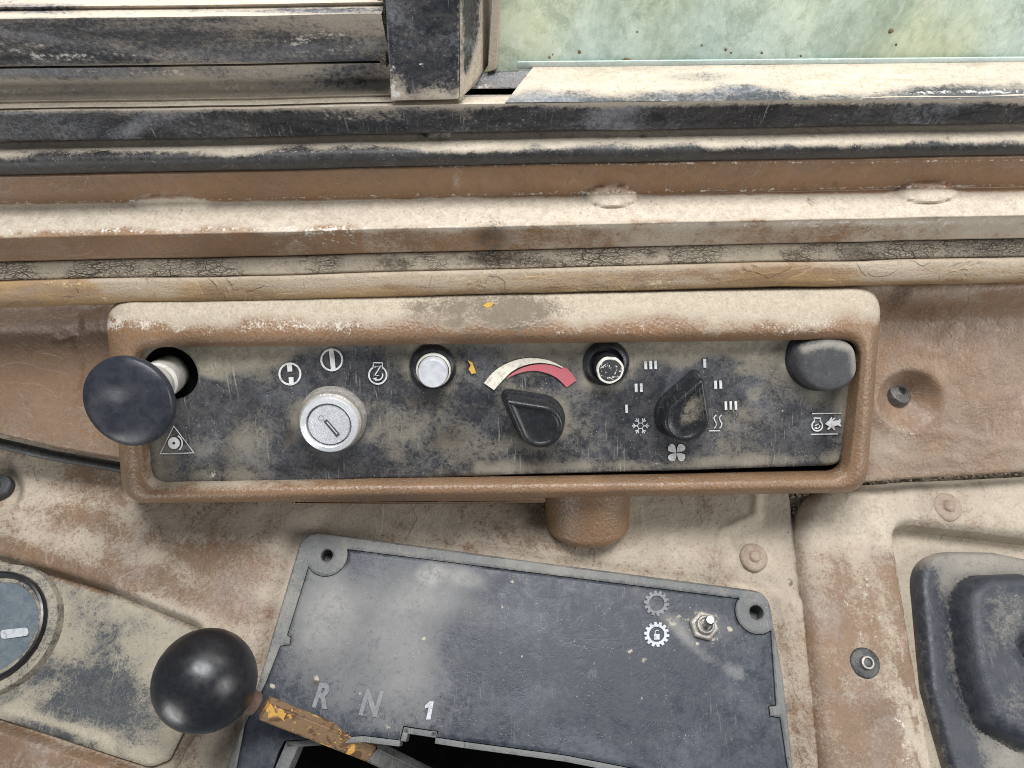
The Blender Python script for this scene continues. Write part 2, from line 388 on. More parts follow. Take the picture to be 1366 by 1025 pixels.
BROWN, BROWN2 = (.232, .130, .066), (.176, .100, .053)
mt = {}
mt['paint'] = grime('brown_paint', BROWN, BROWN2, rough=.42, film=.07, peel=.3, dsc=55, dsoft=.3, scratch=.3, speck=.5, fleck=.6, haze=.05)
mt['vinyl'] = grime('brown_vinyl', (.190, .107, .055), (.140, .080, .043), film=.24, dust=(.42, .362, .278), dust2=(.32, .268, .2), soot_shade=(.125, .097, .066), rough=.37, grain=.6, gsc=620, dsc=70, dsoft=.34, rel=.5, fleck=.3, salt=(.50, .445, .375))
mt['skin'] = grime('dash_skin', (.205, .123, .070), (.148, .090, .053), dust=(.40, .335, .262), dust2=(.295, .238, .18), rough=.46, grain=.3, gsc=520, dsc=42, dsoft=.4, peel=.35, rel=.7, salt=(.55, .47, .40), seed=2, wrinkle=.1, fleck=.3, haze=.1)
mt['console'] = grime('console_vinyl', (.175, .106, .060), (.122, .076, .045), dust=(.47, .405, .318), dust2=(.335, .283, .217), rough=.55, grain=.2, gsc=520, dsc=38, dn=1.9, dsoft=.38, peel=.4, rel=.8, seed=4, salt=(.58, .52, .43), wrinkle=.2, fleck=.2, haze=.2)
mt['lip'] = grime('dash_lip', (.21, .125, .066), (.34, .22, .095), dust=(.41, .34, .255), dust2=(.30, .238, .17), rough=.6, dsc=60, dn=1.5, dsoft=.3, peel=.6, rel=1.0, seed=6, stretch=(.22, 1, 1), salt=(.55, .44, .25), fleck=.4, scratch=.3, haze=.12)
mt['seal'] = grime('cracked_seal', (.09, .075, .06), dust0=.42, rough=.8, dsc=50, dsoft=.3, crack=.9, rel=1.0, dust=(.48, .41, .31), dust2=(.34, .29, .225), fleck=.4)
mt['rubber'] = grime('black_rubber', (.016, .016, .017), (.03, .03, .031), rough=.5, dsc=55, dn=1.2, dsoft=.3, speck=.8, scratch=.1, salt=(.52, .47, .40), rel=.6, film=.12, fleck=.3)
mt['blackpaint'] = grime('black_painted_metal', (.013, .014, .018), (.024, .026, .032), rough=.36, dsc=40, dn=1.3, dsoft=.3, speck=.6, scratch=.5, salt=(.60, .57, .53), rel=.45, seed=3, film=.16, stretch=(.55, 1, 1), haze=.45)
mt['track'] = grime('window_track_metal', (.025, .027, .033), (.055, .056, .062), rough=.42, dsc=40, dn=1.5, dsoft=.38, salt=(.6, .56, .51), rel=.6, seed=8, film=.12, stretch=(.35, 1, 1), haze=.34, scratch=.3, fleck=.3)
mt['faceplate'] = grime('faceplate', (.019, .020, .025), (.030, .031, .036), dust=(.33, .29, .215), dust2=(.19, .168, .128), rough=.48, dsc=48, dn=1.4, dsoft=.44, soot_shade=(.07, .050, .030), speck=.6, scratch=.45, rel=.45, film=.26, seed=5, salt=(.5, .45, .37), maxd=.85, haze=.12)
mt['plate'] = grime('shift_plate', (.019, .023, .033), (.031, .037, .048), dust=(.38, .365, .34), dust2=(.22, .215, .205), rough=.42, dsc=26, dn=1.0, dsoft=.42, speck=.45, scratch=.12, rel=.35, film=.12, seed=9, maxd=.75, salt=(.44, .39, .30), haze=.07, spec=.32)
mt['plateframe'] = grime('shift_plate_frame', (.075, .08, .082), (.12, .12, .115), dust=(.36, .335, .29), dust2=(.23, .215, .185), rough=.55, dsc=60, dn=1.3, dsoft=.4, speck=.4, scratch=.4, film=.4, seed=10, dust0=.1, grain=.1, gsc=1800)
mt['gaugeplate'] = grime('gauge_plate', (.035, .04, .046), (.055, .06, .064), dust=(.40, .35, .265), dust2=(.29, .255, .19), rough=.6, dsc=60, dn=1.7, dsoft=.42, speck=.5, scratch=.5, rel=.9, film=.28, seed=12)
mt['boot'] = grime('rubber_boot', (.020, .024, .033), (.03, .034, .043), dust=(.36, .325, .265), dust2=(.22, .20, .17), rough=.5, dsc=45, dn=1.6, dsoft=.4, rel=.55, film=.10, seed=13, maxd=.8, scratch=.12, salt=(.4, .37, .31))
mt['seatdust'] = grime('dusty_rubber_seat', (.03, .032, .036), dust0=.55, dust=(.40, .35, .27), dust2=(.28, .25, .19), dsc=90, dn=1.4, dsoft=.25, film=.2)
mt['dirt'] = grime('packed_dirt', (.22, .18, .135), (.13, .105, .08), dust0=.3, rough=.95, dsc=150, rel=1.0, soot0=.15)
mt['knob'] = plain('black_plastic', (.020, .020, .022), .36, var=.35, sc=500)
mt['knobdust'] = grime('black_plastic_dusty', (.011, .012, .014), (.018, .019, .021), dust=(.36, .31, .22), dust2=(.25, .21, .155), rough=.30, dsc=70, dn=.7, dsoft=.26, rel=.3, scratch=.15, speck=.2, film=.03, maxd=.8, dust0=-.14, spec=.35)
mt['cap'] = grime('pull_knob_plastic', (.018, .019, .026), (.027, .029, .037), rough=.36, dsc=45, dn=.4, dsoft=.3, speck=.12, spec=.35, film=.03, dust=(.2, .2, .22), dust2=(.15, .15, .17), rel=.15)
mt['padrub'] = grime('pad_rubber', (.032, .034, .038), (.045, .047, .05), dust=(.33, .30, .25), dust2=(.24, .22, .19), rough=.7, dsc=70, dn=.7, dsoft=.3, film=.2, rel=.35)
mt['ball'] = plain('ball_plastic', (.012, .012, .014), .35, 0, .4, 700, bump=.08)
mt['chrome'] = plain('bright_metal', (.86, .86, .86), .30, .55, .12, 900)
mt['brushed'] = plain('stamped_metal', (.74, .74, .76), .42, .5, .32, 1500, bump=.6)
mt['dustymetal'] = grime('dusty_steel', (.38, .37, .34), (.28, .27, .25), rough=.45, metal=.7, dust0=.35, dsc=120, dn=.9, dsoft=.35, rel=.5)
mt['rod'] = plain('grey_nylon', (.46, .44, .39), .5, 0, .3, 260)
mt['white'] = plain('white_plastic', (.52, .52, .545), .42, 0, .2, 300)
mt['whitering'] = grime('stained_white_plastic', (.66, .64, .58), (.5, .47, .4), rough=.5, dsc=200, dn=.9, dust0=.05, dust=(.36, .31, .23), dust2=(.25, .22, .17))
mt['gap'] = plain('dark_void', (.006, .006, .006), .9, spec=.1)  # near-black, shade inside hollows put into the colour
mt['slot'] = plain('dark_slot', (.05, .048, .045), .5)
mt['print'] = printed('white_print', (.58, .58, .56), wear=.55, sc=240, lo=.40, hi=.52)
mt['printfaint'] = printed('faded_print', (.20, .205, .21), under=(.13, .133, .137), wear=.9, lo=.4, hi=.6)
mt['printgrey'] = printed('grey_print', (.47, .48, .49), under=(.1, .11, .12), wear=.6, lo=.38, hi=.52)
mt['cream'] = printed('cream_print', (.68, .63, .53), under=(.35, .31, .24), wear=.7, sc=160, lo=.4, hi=.52)
mt['red'] = printed('red_print', (.48, .105, .13), under=(.30, .15, .14), wear=.6, sc=160, lo=.4, hi=.54)
mt['yellow'] = plain('yellow_paint_fleck', (.62, .36, .07), .6)
mt['oldpaint'] = grime('painted_bolt', (.24, .165, .12), (.3, .22, .16), dust0=.42, rough=.6, dsc=160, dn=1.1, dsoft=.3, rel=.9)
mt['blackbolt'] = grime('black_bolt', (.02, .02, .022), (.03, .03, .03), rough=.35, dsc=220, dn=1.0, dust0=-.05, speck=.4)
mt['pebble'] = plain('grit', (.36, .30, .22), .95, 0, .5, 200)

# ------------------------------------------------------------------ long rails under the window, built as profiles along x
XR = (-0.36, 0.36)
def strip(name, prof, mat, parent, attrs=None, nx=520, xr=XR, wob=.0002, bumps=None, refx=640, sub=5, smoothp=True):
    """prof: (pixel row at column refx, z in mm); extruded along x"""
    pts = [P(refx, y, z / 1000.) for y, z in prof]; pr = np.array([[p[1], p[2]] for p in pts])
    if smoothp: pr = catmull(pr, sub)
    else:
        q = []
        for a, b in zip(pr[:-1], pr[1:]): q += [a + (b - a) * t / sub for t in range(sub)]
        pr = np.array(q + [pr[-1]])
    xs = np.linspace(xr[0], xr[1], nx); m = len(pr)
    co = np.zeros((m, nx, 3)); co[..., 0] = xs; co[..., 1] = pr[:, 0][:, None]; co[..., 2] = pr[:, 1][:, None]
    co[..., 2] += fbm(co, 9, 3, len(name)) * wob * 6 + fbm(co, 120, 3, 2) * wob; co[..., 1] += fbm(co, 14, 3, 5) * wob * 4
    px, py = proj(co)
    if bumps: co[..., 2] += bumps(px, py, co)
    px, py = proj(co)
    v = co.reshape(-1, 3); idx = np.arange(m * nx).reshape(m, nx)
    q = np.stack([idx[:-1, :-1], idx[:-1, 1:], idx[1:, 1:], idx[1:, :-1]], -1).reshape(-1, 4)
    at = attrs(px.ravel(), py.ravel(), v) if attrs else {}
    return obj(name, mesh(name, v, q.tolist(), at, sharp=50), mat, parent)
def yl_at(px, y640, k=None):                # a horizontal rail's row drifts with the column: subtract to flatten
    return y640 - (px - 640) * (0.0105 + (y640 - 200) * 4.2e-5)
def flat(px, py): return py + (px - 640) * (0.0105 + (py - 200) * 4.2e-5)

# --- cowl rail (brown paint): lower face, dusty ledge, upper face
def lumps(px, py, co):
    r = np.zeros_like(px)
    for cx, cy, rx, ry, hh in ((228, 272, 52, 12, .0022), (815, 262, 34, 15, .0048), (1236, 257, 40, 14, .0048)):
        d = np.sqrt(((px - cx) / rx) ** 2 + ((py - cy) / ry) ** 2); r += hh * np.sqrt(np.clip(1 - d * d, 0, 1))
    return r
def at_rail(px, py, v):
    f = flat(px, py); n = fbm(v, 60, 4, 3); n2 = fbm(v, 22, 3, 9)
    ledge = ss(259, 269, f) * (1 - ss(292, 312, f + n * 12))
    low = ss(298, 306, f)
    d = ledge * 1.05 + low * (.40 + .5 * n2 + .22 * ss(500, 900, px) + .1 * ss(1000, 1200, px)) - .1
    d += L(px, py, [(0, 226), (1366, 212)], 4) * .25 - .22 * (1 - ss(258, 264, f))
    for cx, cy, rx, ry in ((228, 270, 48, 12), (815, 262, 36, 16), (1236, 257, 42, 15)): d += E(px, py, cx, cy, rx, ry, 0, .4) * .7
    d += E(px, py, 600, 243, 38, 24, 0, .8) * (.45 + .9 * fbm(v * np.array([1, .12, .12]), 260, 2, 8))
    s = L(px, py, [(0, 271), (1366, 247)], 2.6) * .42 + L(px, py, [(0, 309), (700, 302), (1366, 294)], 5, 1) * .36 + L(px, py, [(0, 227), (1366, 214)], 2.4) * .42
    s += low * ss(0, 1, .2 * ss(300, 0, px)) * .1 + E(px, py, 430, 318, 60, 14) * .3 + E(px, py, 1200, 310, 160, 14) * .25
    for cx, cy, rx in ((785, 262, 12), (1205, 262, 10)): s += E(px, py, cx, cy, rx, 9) * .2
    so = E(px, py, 655, 318, 26, 22) * .55 + E(px, py, 640, 300, 60, 30) * .2 + E(px, py, 480, 285, 60, 20) * .1
    for cx, cy in ((1060, 320), (950, 300), (790, 312), (835, 318), (1198, 302), (1115, 246), (975, 246), (1080, 270)): so += E(px, py, cx, cy, 9, 7) * .5
    return dict(dust=d, salt=s, soot_shade=so)
cowl = thing('cowl_rail', 'long brown painted ledge with thick dust and three bumps, above the control panel', 'rail', P(640, 335, 0))
strip('painted_face', [(336, -6), (334, 3), (331, 5), (318, 9.5), (306, 14), (303, 15), (299, 14.2), (285, 10), (268, 4.2), (264.5, 3.2), (261, 4.2), (244, 9.5), (228, 14.5), (223, 15.5), (220, 14), (218, 8)], mt['paint'], cowl, at_rail, 700, bumps=lumps)

# --- cracked seal strip
def at_seal(px, py, v):
    f = flat(px, py); so = E(px, py, 525, 352, 30, 10) * .7 + E(px, py, 665, 346, 60, 12) * .8 + E(px, py, 745, 353, 26, 8) * .5 + ss(900, 1250, px) * .28 + E(px, py, 1060, 342, 30, 10) * .4 + E(px, py, 1145, 340, 30, 9) * .4
    return dict(dust=.35 + 0 * px - .3 * ss(900, 1300, px), soot_shade=so)
sl = strip('cracked_seal', [(361, -6), (360, 1), (352, 1.8), (344, 1.6), (336, 1), (334.5, -5)], mt['seal'], None, at_seal, 500, wob=.0003)
tag(sl, 'dried cracked seal strip caked with dust between dashboard lip and brown ledge', 'seal')

# --- black rubber bead and black metal strip
def at_bead(px, py, v):
    f = flat(px, py); n = fbm(v * np.array([.6, 1, 1]), 55, 4, 4)
    d = (1 - ss(186, 212, f + n * 16)) * 1.05 - .02 - .12 * ss(204, 212, f)
    d += L(px, py, [(0, 226), (1366, 212)], 2.5) * .3
    so = E(px, py, 585, 185, 24, 8) * .5
    for k in range(14): so = so + E(px, py, 720 + (k * 137) % 640, 178 + (k * 31) % 9, 9, 4) * .45
    s = L(px, flat(px, py), [(0, 200), (1366, 197)], 3) * .22
    return dict(dust=d, salt=s, soot_shade=so)
bd = strip('rubber_bead', [(224, 5), (222, 13), (218, 18), (209, 21.5), (200, 22), (192, 19.5), (184, 15), (177, 12), (174, 8)], mt['rubber'], None, at_bead, 520)
tag(bd, 'rounded black rubber bead with dusty top running above the brown ledge', 'seal')
def at_chan(px, py, v):
    f = flat(px, py); n = fbm(v, 45, 4, 6)
    d = .12 + .3 * n + ss(152, 136, f) * .8 + .25 * E(px, py, 470, 150, 50, 14) + .2 * E(px, py, 580, 155, 120, 10) - .05
    s = L(px, py, [(0, 143), (1366, 137)], 2.5) * .3 + E(px, py, 460, 152, 60, 14) * .3 + E(px, py, 640, 162, 90, 9) * .24 + L(px, py, [(0, 180), (1366, 171)], 1.8) * .2 + E(px, py, 905, 155, 30, 16) * .15
    return dict(dust=d, salt=s)
ch = strip('window_channel', [(178, 6), (177.2, 19), (176.5, 20.5), (160, 25), (142, 30), (139.5, 30.5), (137, 29), (130, 24)], mt['blackpaint'], None, at_chan, 520, smoothp=False, sub=6)
tag(ch, 'scuffed black metal window channel running the full width above the rubber bead', 'channel')
# small bolt head under the channel
b0 = P(585, 181, .014)
bo = obj('bolt', lathe('bolt', arcprof(.0052, .0030, .0014), P(585, 179, .012), (0, -.15, 1), 28), mt['seatdust'])
tag(bo, 'small grey bolt head tucked under the black channel below the post', 'bolt')

# --- sliding window track, left of the post
def at_track(px, py, v):
    f = flat(px, py); n = fbm(v, 30, 4, 7); k = np.array([.35, 1, 1]); n2 = fbm(v * k, 70, 4, 8)
    face = ss(84, 80, f) * ss(20, 26, f)
    d = (1 - face) * (.72 + .3 * n2) + face * (.27 + .45 * n2 + .4 * E(px, py, 440, 30, 110, 16))
    d += ss(120, 128, f) * .3 - .5 * E(px, py, 60, 95, 200, 9) - .3 * E(px, py, 470, 100, 60, 16) - .55 * E(px, py, 40, 11, 70, 6) - .5 * E(px, py, 430, 14, 120, 4)
    s = L(px, flat(px, py), [(0, 118), (500, 112)], 6) * .4 * ss(420, 300, px) + L(px, flat(px, py), [(0, 131), (500, 131)], 2) * .3 + E(px, py, 150, 76, 170, 6) * .32 + E(px, py, 420, 52, 70, 22) * .34 + E(px, py, 60, 66, 90, 14) * .22 + E(px, py, 240, 96, 160, 6) * .3
    so = E(px, py, 270, 118, 40, 5) * .35
    return dict(dust=d, salt=s, soot_shade=so)
tr = strip('window_track', [(141, 20), (140, 29.5), (132, 27), (130.5, 28.5), (129, 26), (120, 23), (112, 22), (107, 24), (98, 26.5), (88, 28), (85.5, 25), (84.5, 31), (82, 33), (60, 40), (30, 50), (21.5, 52), (19.5, 49), (10, 44), (6, 46), (0, 42), (-40, 24), (-80, 10)], mt['track'], None, at_track, 330, xr=(-.36, float(P(516, 60, .040)[0])), refx=300, smoothp=False, sub=4)
tag(tr, 'dusty stepped window track of grey metal, left of the black post', 'window track')

# --- black post with its side flange
post = thing('window_post', 'black painted upright window post with chipped edges, standing on the channel', 'post', P(565, 134, .032))
def box8(name, f4, b4, mat, parent, bev=.0012, sub=0, attrs=None):
    v = [np.array(p) for p in f4 + b4]; faces = [(0, 1, 2, 3), (7, 6, 5, 4), (0, 4, 5, 1), (1, 5, 6, 2), (2, 6, 7, 3), (3, 7, 4, 0)]
    me = mesh(name, v, faces, smooth=False); bm = bmesh.new(); bm.from_mesh(me); bmesh.ops.recalc_face_normals(bm, faces=bm.faces)
    if sub: bmesh.ops.subdivide_edges(bm, edges=bm.edges, cuts=sub, use_grid_fill=True)
    ed = [e for e in bm.edges if len(e.link_faces) == 2 and e.calc_face_angle(0) > .4]
    if bev: bmesh.ops.bevel(bm, geom=ed, offset=bev, segments=2, affect='EDGES', profile=.6)
    bm.to_mesh(me); bm.free()
    co = np.array([x.co[:] for x in me.vertices])
    if attrs:
        px, py = proj(co)
        for k, a in attrs(px, py, co).items():
            t = me.attributes.new(k, 'FLOAT', 'POINT'); t.data.foreach_set('value', a.astype(np.float32))
    me.shade_smooth(); me.set_sharp_from_angle(angle=R(30)); return obj(name, me, mat, parent)
def at_post(px, py, v):
    d = .1 + L(px, py, [(520, 134), (612, 134)], 9) * .5 + E(px, py, 527, 120, 14, 22) * .5 + L(px, py, [(614, 0), (614, 130)], 4) * .35 + .3 * E(px, py, 585, 122, 24, 12)
    s = L(px, py, [(521, 40), (524, 134)], 6) * .33 + E(px, py, 562, 86, 5, 6) * .55 + E(px, py, 530, 122, 10, 12) * .25 + E(px, py, 606, 64, 5, 4) * .5 + E(px, py, 560, 107, 3, 2) * .6
    return dict(dust=d, salt=s)
zb, zt = .033, .060
box8('front_face', [P(521, 135, zb), P(613, 133, zb), P(611, -90, zt), P(508, -90, zt)], [P(532, 128, .02), P(615, 126, .02), P(613, -90, .045), P(522, -90, .045)], mt['blackpaint'], post, .0008, 24, at_post)
def at_side(px, py, v):
    d = .1 + L(px, py, [(654, 0), (650, 60), (636, 105), (615, 133)], 13, .6) * .9 + L(px, py, [(614, 0), (617, 130)], 4) * .5 + ss(100, 125, py) * .3
    return dict(dust=d, salt=L(px, py, [(645, 60), (620, 120)], 5) * .25)
box8('side_flange', [P(613.6, 132, .0325), P(615.5, 132, .032), P(614.5, -90, .059), P(612.3, -90, .059)], [P(636, 112, .014), P(657, 78, .006), P(668, -90, .028), P(652, -90, .030)], mt['blackpaint'], post, .0005, 16, at_side)
box8('weather_strip', [P(507, 90, .034), P(516, 90, .034), P(512, -90, .055), P(500, -90, .055)], [P(510, 88, .02), P(519, 88, .02), P(515, -90, .04), P(504, -90, .04)], mt['seal'], post, .0008, 8, lambda px, py, v: dict(dust=.25 + 0 * px, soot_shade=.3 + 0 * px))

# --- glass pane, its dusty edge strip, mitred sill, and the slot below
gl = NT('dusty_glass')
_st = gl.ma('ADD', gl.ma('MULTIPLY', gl.noise(22, 6, .68, 1.0, gl.map((1.0, .55, .55), .3)), .62), gl.ma('MULTIPLY', gl.noise(260, 5, .7, .6, gl.map((1, .6, .6), -.5)), .38))
_dm = gl.st(_st, .36, .64, .30, .95)
_fl = gl.st(gl.ma('ADD', gl.ma('MULTIPLY', gl.noise(110, 5, .72, 1.2, gl.map((1, .7, .7), .8)), .7), gl.ma('MULTIPLY', gl.noise(28, 3, .6), .3)), .50, .60)
_cl = gl.mix(gl.st(gl.noise(9, 3, .5, .4), .36, .62), (.74, .82, .80), (.82, .81, .62)); _cl = gl.mix(gl.ma('MULTIPLY', _fl, .7), _cl, (.92, .94, .88))
_cl = gl.mix(gl.st(gl.ma('ADD', gl.ma('MULTIPLY', gl.noise(70, 5, .7, .8, None, 4), .7), gl.ma('MULTIPLY', gl.noise(900, 3, .7), .3)), .50, .64, 0, .7), _cl, (.42, .47, .38))
df = gl.t.nodes.new('ShaderNodeBsdfDiffuse'); tl = gl.t.nodes.new('ShaderNodeBsdfTranslucent'); gl._in(df.inputs[0], _cl); gl._in(tl.inputs[0], _cl)
m1 = gl.t.nodes.new('ShaderNodeMixShader'); m1.inputs[0].default_value = .58; gl.t.links.new(df.outputs[0], m1.inputs[1]); gl.t.links.new(tl.outputs[0], m1.inputs[2])
gg = gl.t.nodes.new('ShaderNodeBsdfTransparent'); gg.inputs[0].default_value = (.80, .90, .86, 1)
gs = gl.t.nodes.new('ShaderNodeBsdfGlossy'); gs.inputs['Roughness'].default_value = .12; m0 = gl.t.nodes.new('ShaderNodeMixShader'); m0.inputs[0].default_value = .08; gl.t.links.new(gg.outputs[0], m0.inputs[1]); gl.t.links.new(gs.outputs[0], m0.inputs[2])
m2 = gl.t.nodes.new('ShaderNodeMixShader'); gl._in(m2.inputs[0], _dm); gl.t.links.new(m0.outputs[0], m2.inputs[1]); gl.t.links.new(m1.outputs[0], m2.inputs[2])
gl.t.links.new(m2.outputs[0], gl.t.nodes['Material Output'].inputs['Surface'])
pane = thing('window_pane', 'dusty greenish window glass spattered with dirt, right of the black post', 'window', P(1000, 92, .012))
ga, gb, gc, gd = P(655, 112, .006), P(1450, 104, .006), P(1450, -80, .040), P(664, -80, .040)
nv = np.cross(gb - ga, gd - ga); nv /= np.linalg.norm(nv)
box8('glass', [ga, gb, gc, gd], [p - nv * .004 for p in (ga, gb, gc, gd)], gl.m, pane, 0)
edge_m = grime('glass_edge', (.40, .48, .45), (.5, .57, .53), rough=.3, dsc=90, dust=(.6, .58, .48), dust2=(.5, .48, .4), dust0=.1, dsoft=.4)
e0, e1, e2, e3 = P(690, 91, .0118), P(1450, 83, .0118), P(1450, 74, .0138), P(690, 81, .0138)
box8('polished_edge', [p + nv * .0012 for p in (e0, e1, e2, e3)], [p + nv * .0002 for p in (e0, e1, e2, e3)], edge_m, pane, .0004)
box8('edge_strip', [P(650, 96, .016), P(662, 92, .016), P(672, -80, .043), P(660, -80, .045)], [P(652, 98, .006), P(664, 94, .006), P(674, -80, .034), P(662, -80, .036)], mt['track'], pane, .0006, 10, lambda px, py, v: dict(dust=.75 + 0 * px, salt=.05 + .2 * ss(50, 90, py)))
gpl = Plane(ga + nv * .0002, gb - ga, np.cross(nv, (gb - ga) / np.linalg.norm(gb - ga)))
for k, (sx, sy, r) in enumerate(((733, 76, 2.6), (737, 72, 1.6), (773, 69, 3.6), (850, 42, 2), (1188, 41, 5), (1195, 59, 2.2), (878, 82, 5), (968, 66, 3), (975, 70, 2), (936, 60, 2), (1016, 70, 2.6), (1068, 74, 2), (1293, 82, 3.4), (984, 85, 6), (1018, 84, 6), (1060, 85, 6), (1128, 86, 6), (836, 85, 12), (898, 86, 10))):
    ppt = gpl.at(sx, sy); fl2 = 0.35 if r >= 5 and sy > 80 else .8
    pr = [(msize(r * .72, ppt) * c_, h_) for c_, h_ in ((1, 0), (.8, .0005), (.4, .0008), (0, .0009))]
    lf = lathe('dirt_speck', pr, ppt + gpl.N * .0003, gpl.N, 10, .16)
    obj('dirt_speck', lf, mt['speckm'] if 'speckm' in mt else mt.setdefault('speckm', plain('brown_dirt', (.17, .11, .06), .9, 0, .4)), pane)
def at_sill(px, py, v):
    f = flat(px, py); n = fbm(v, 40, 4, 12)
    d = 1.0 - .82 * ss(114, 138, f + n * 20 + 5 * ss(900, 1300, px)) - .5 * E(px, py, 930, 103, 60, 7) - .25 * E(px, py, 1010, 120, 40, 9)
    return dict(dust=d, salt=L(px, py, [(1190, 110), (1210, 124), (1280, 122), (1366, 124)], 3) * .5 + L(px, flat(px, py), [(700, 138), (1400, 138)], 2) * .3, soot_shade=E(px, py, 825, 121, 8, 8) * .5)
sv, sf = [], []
ny, nxs = 26, 360
for j in range(ny):
    t = j / (ny - 1)
    for i in range(nxs):
        s_ = i / (nxs - 1); a = P(674 + (1450 - 674) * s_, 137 - 6.5 * s_, .031); b = P(711 + (1450 - 711) * s_, 90 - 8 * s_, .0135); sv.append(a + (b - a) * t)
sv = np.array(sv); sv[:, 2] += fbm(sv, 30, 3, 3) * .001
idx = np.arange(ny * nxs).reshape(ny, nxs); q = np.stack([idx[:-1, :-1], idx[:-1, 1:], idx[1:, 1:], idx[1:, :-1]], -1).reshape(-1, 4)
n0 = len(sv); lf = idx[:, 0]; low = sv[lf] - np.array([0, 0.004, .012]); sv2 = np.concatenate([sv, sv[lf], low])
fc = q.tolist() + [[n0 + i, n0 + i + 1, n0 + ny + i + 1, n0 + ny + i] for i in range(ny - 1)]
px_, py_ = proj(sv2); sm_ = mesh('window_sill', sv2, fc, at_sill(px_, py_, sv2))
sill = obj('window_sill', sm_, mt['track']); tag(sill, 'sandy dust covered window sill with a slanted left end, below the glass', 'sill')
# bottom glazing channel between post and sill
gch = thing('glazing_channel', 'short whitish glazing channel with a dark slot, between post and sill', 'channel', P(660, 125, .015))
box8('channel_floor', [P(600, 139, .024), P(760, 139, .024), P(760, 126, .019), P(600, 127, .019)], [P(600, 139, .010), P(760, 139, .010), P(760, 126, .008), P(600, 127, .008)], mt['track'], gch, .0005, 6, lambda px, py, v: dict(dust=.55 + 0 * px))
box8('channel_wall', [P(622, 119, .016), P(760, 118, .016), P(760, 92, .0135), P(640, 96, .0135)], [P(622, 119, .004), P(760, 118, .004), P(760, 92, .003), P(640, 96, .003)], mt['track'], gch, .0006, 8, lambda px, py, v: dict(dust=.35 + 0 * px, salt=.26 + 0 * px))
box8('slot', [P(600, 128, .011), P(760, 127, .011), P(760, 117, .010), P(600, 118, .010)], [P(600, 128, .002), P(760, 127, .002), P(760, 117, .002), P(600, 118, .002)], mt['gap'], gch, 0)
# ground seen through the glass
fm_ = NT('field_grass'); fm_._in(fm_.b.inputs['Base Color'], fm_.mix(fm_.st(fm_.noise(4, 4, .6), .42, .58), (.16, .24, .10), (.62, .58, .30))); fm_.b.inputs['Roughness'].default_value = .95
_w = M @ Vector(P(1000, 60, .02)); _i = M.inverted()
fv = [tuple(_i @ (_w + Vector(d))) for d in ((-5, .35, -.95), (6, .35, -.95), (6, 9, -.95), (-5, 9, -.95))]
fld = obj('ground', mesh('ground', fv, [(0, 1, 2, 3)], smooth=False), fm_.m); fld['kind'] = 'structure'; fld['label'] = 'yellow green ground outside the window'

# ------------------------------------------------------------------ dashboard: lip, skin, moulded bezel
dash = thing('dashboard', 'brown moulded dashboard framing the black control panel, dusty along its top', 'dashboard', P(640, 640, -.022))
def at_lip(px, py, v):
    f = flat(px, py); n = fbm(v * np.array([.4, 1, 1]), 60, 4, 2)
    d = .42 + .8 * n - .6 * ss(150, 60, px + n * 90) - .25 * ss(380, 392, f) + .3 * ss(372, 362, f)
    s = L(px, py, [(60, 376), (105, 382), (140, 396)], 6) * .45 + L(px, flat(px, py), [(480, 389), (900, 389)], 4) * .3 + E(px, py, 860, 372, 50, 8) * .25 + .1 * (n > .1)
    return dict(dust=d, salt=s, soot_shade=E(px, py, 560, 388, 60, 8) * .2 + L(px, flat(px, py), [(200, 394), (1200, 394)], 2.5) * .25)
strip('top_lip', [(396, -12), (394.5, -3), (393, 1.5), (389, 4), (380, 5.6), (370, 6.4), (363.5, 6.4), (361, 5), (360, -3)], mt['lip'], dash, at_lip, 620, wob=.0004)
# yellow paint flecks showing on the lip
# skin
PD = Plane(P(640, 520, -.020), (1, 0, 0), (0, math.cos(R(4)), -math.sin(R(4))))
skin_px = [(-60, 396), (300, 396), (640, 392), (1430, 366), (1430, 627), (1366, 632), (1180, 644), (1020, 655), (600, 650), (300, 638), (155, 614), (70, 599), (0, 583), (-60, 570)]
skin_uv = PD.poly(skin_px)
def h_skin(u, v, s, b):
    px, py = proj(b)
    h = edge_round(s, .003) + fbm(b, 40, 4, 3) * .0008 + fbm(b, 150, 3, 4) * .00025
    d = np.hypot((px - 1213) / 38, (py - 533) / 34); h -= .012 * (1 - ss(.0, 1.35, d)); h += .0012 * E(px, py, 1213, 533, 52, 46, 0, .3) * ss(.9, 1.2, d)
    h -= .006 * ss(1230, 1420, px) * 0; h += .004 * L(px, py, [(1195, 395), (1290, 385), (1366, 380)], 14, 1)
    h += .013 * (1 - ss(385, 440, py + (px - 640) * .012))
    # peeled vinyl flake on the left
    fl = sdf_poly(np.array([(70, 440), (95, 455), (110, 495), (98, 520), (120, 560), (160, 570), (160, 400), (120, 430), (95, 442)]), px + fbm(b, 90, 3, 5) * 40, py + fbm(b, 90, 3, 6) * 40)
    h -= .0009 * (1 - ss(-1.5, 1.5, fl)) * (px < 160)
    for pts in ([(1185, 420), (1215, 408), (1240, 418)], [(1250, 450), (1290, 432), (1330, 425)], [(1180, 470), (1230, 455), (1262, 462)], [(1280, 500), (1330, 480), (1366, 470)], [(1200, 590), (1260, 575), (1330, 590)], [(1180, 610), (1270, 615), (1366, 600)], [(1300, 540), (1350, 520)]):
        h += .0005 * L(px + fbm(b, 60, 3, 1) * 30, py + fbm(b, 60, 3, 2) * 30, pts, 7, 1)
    return h
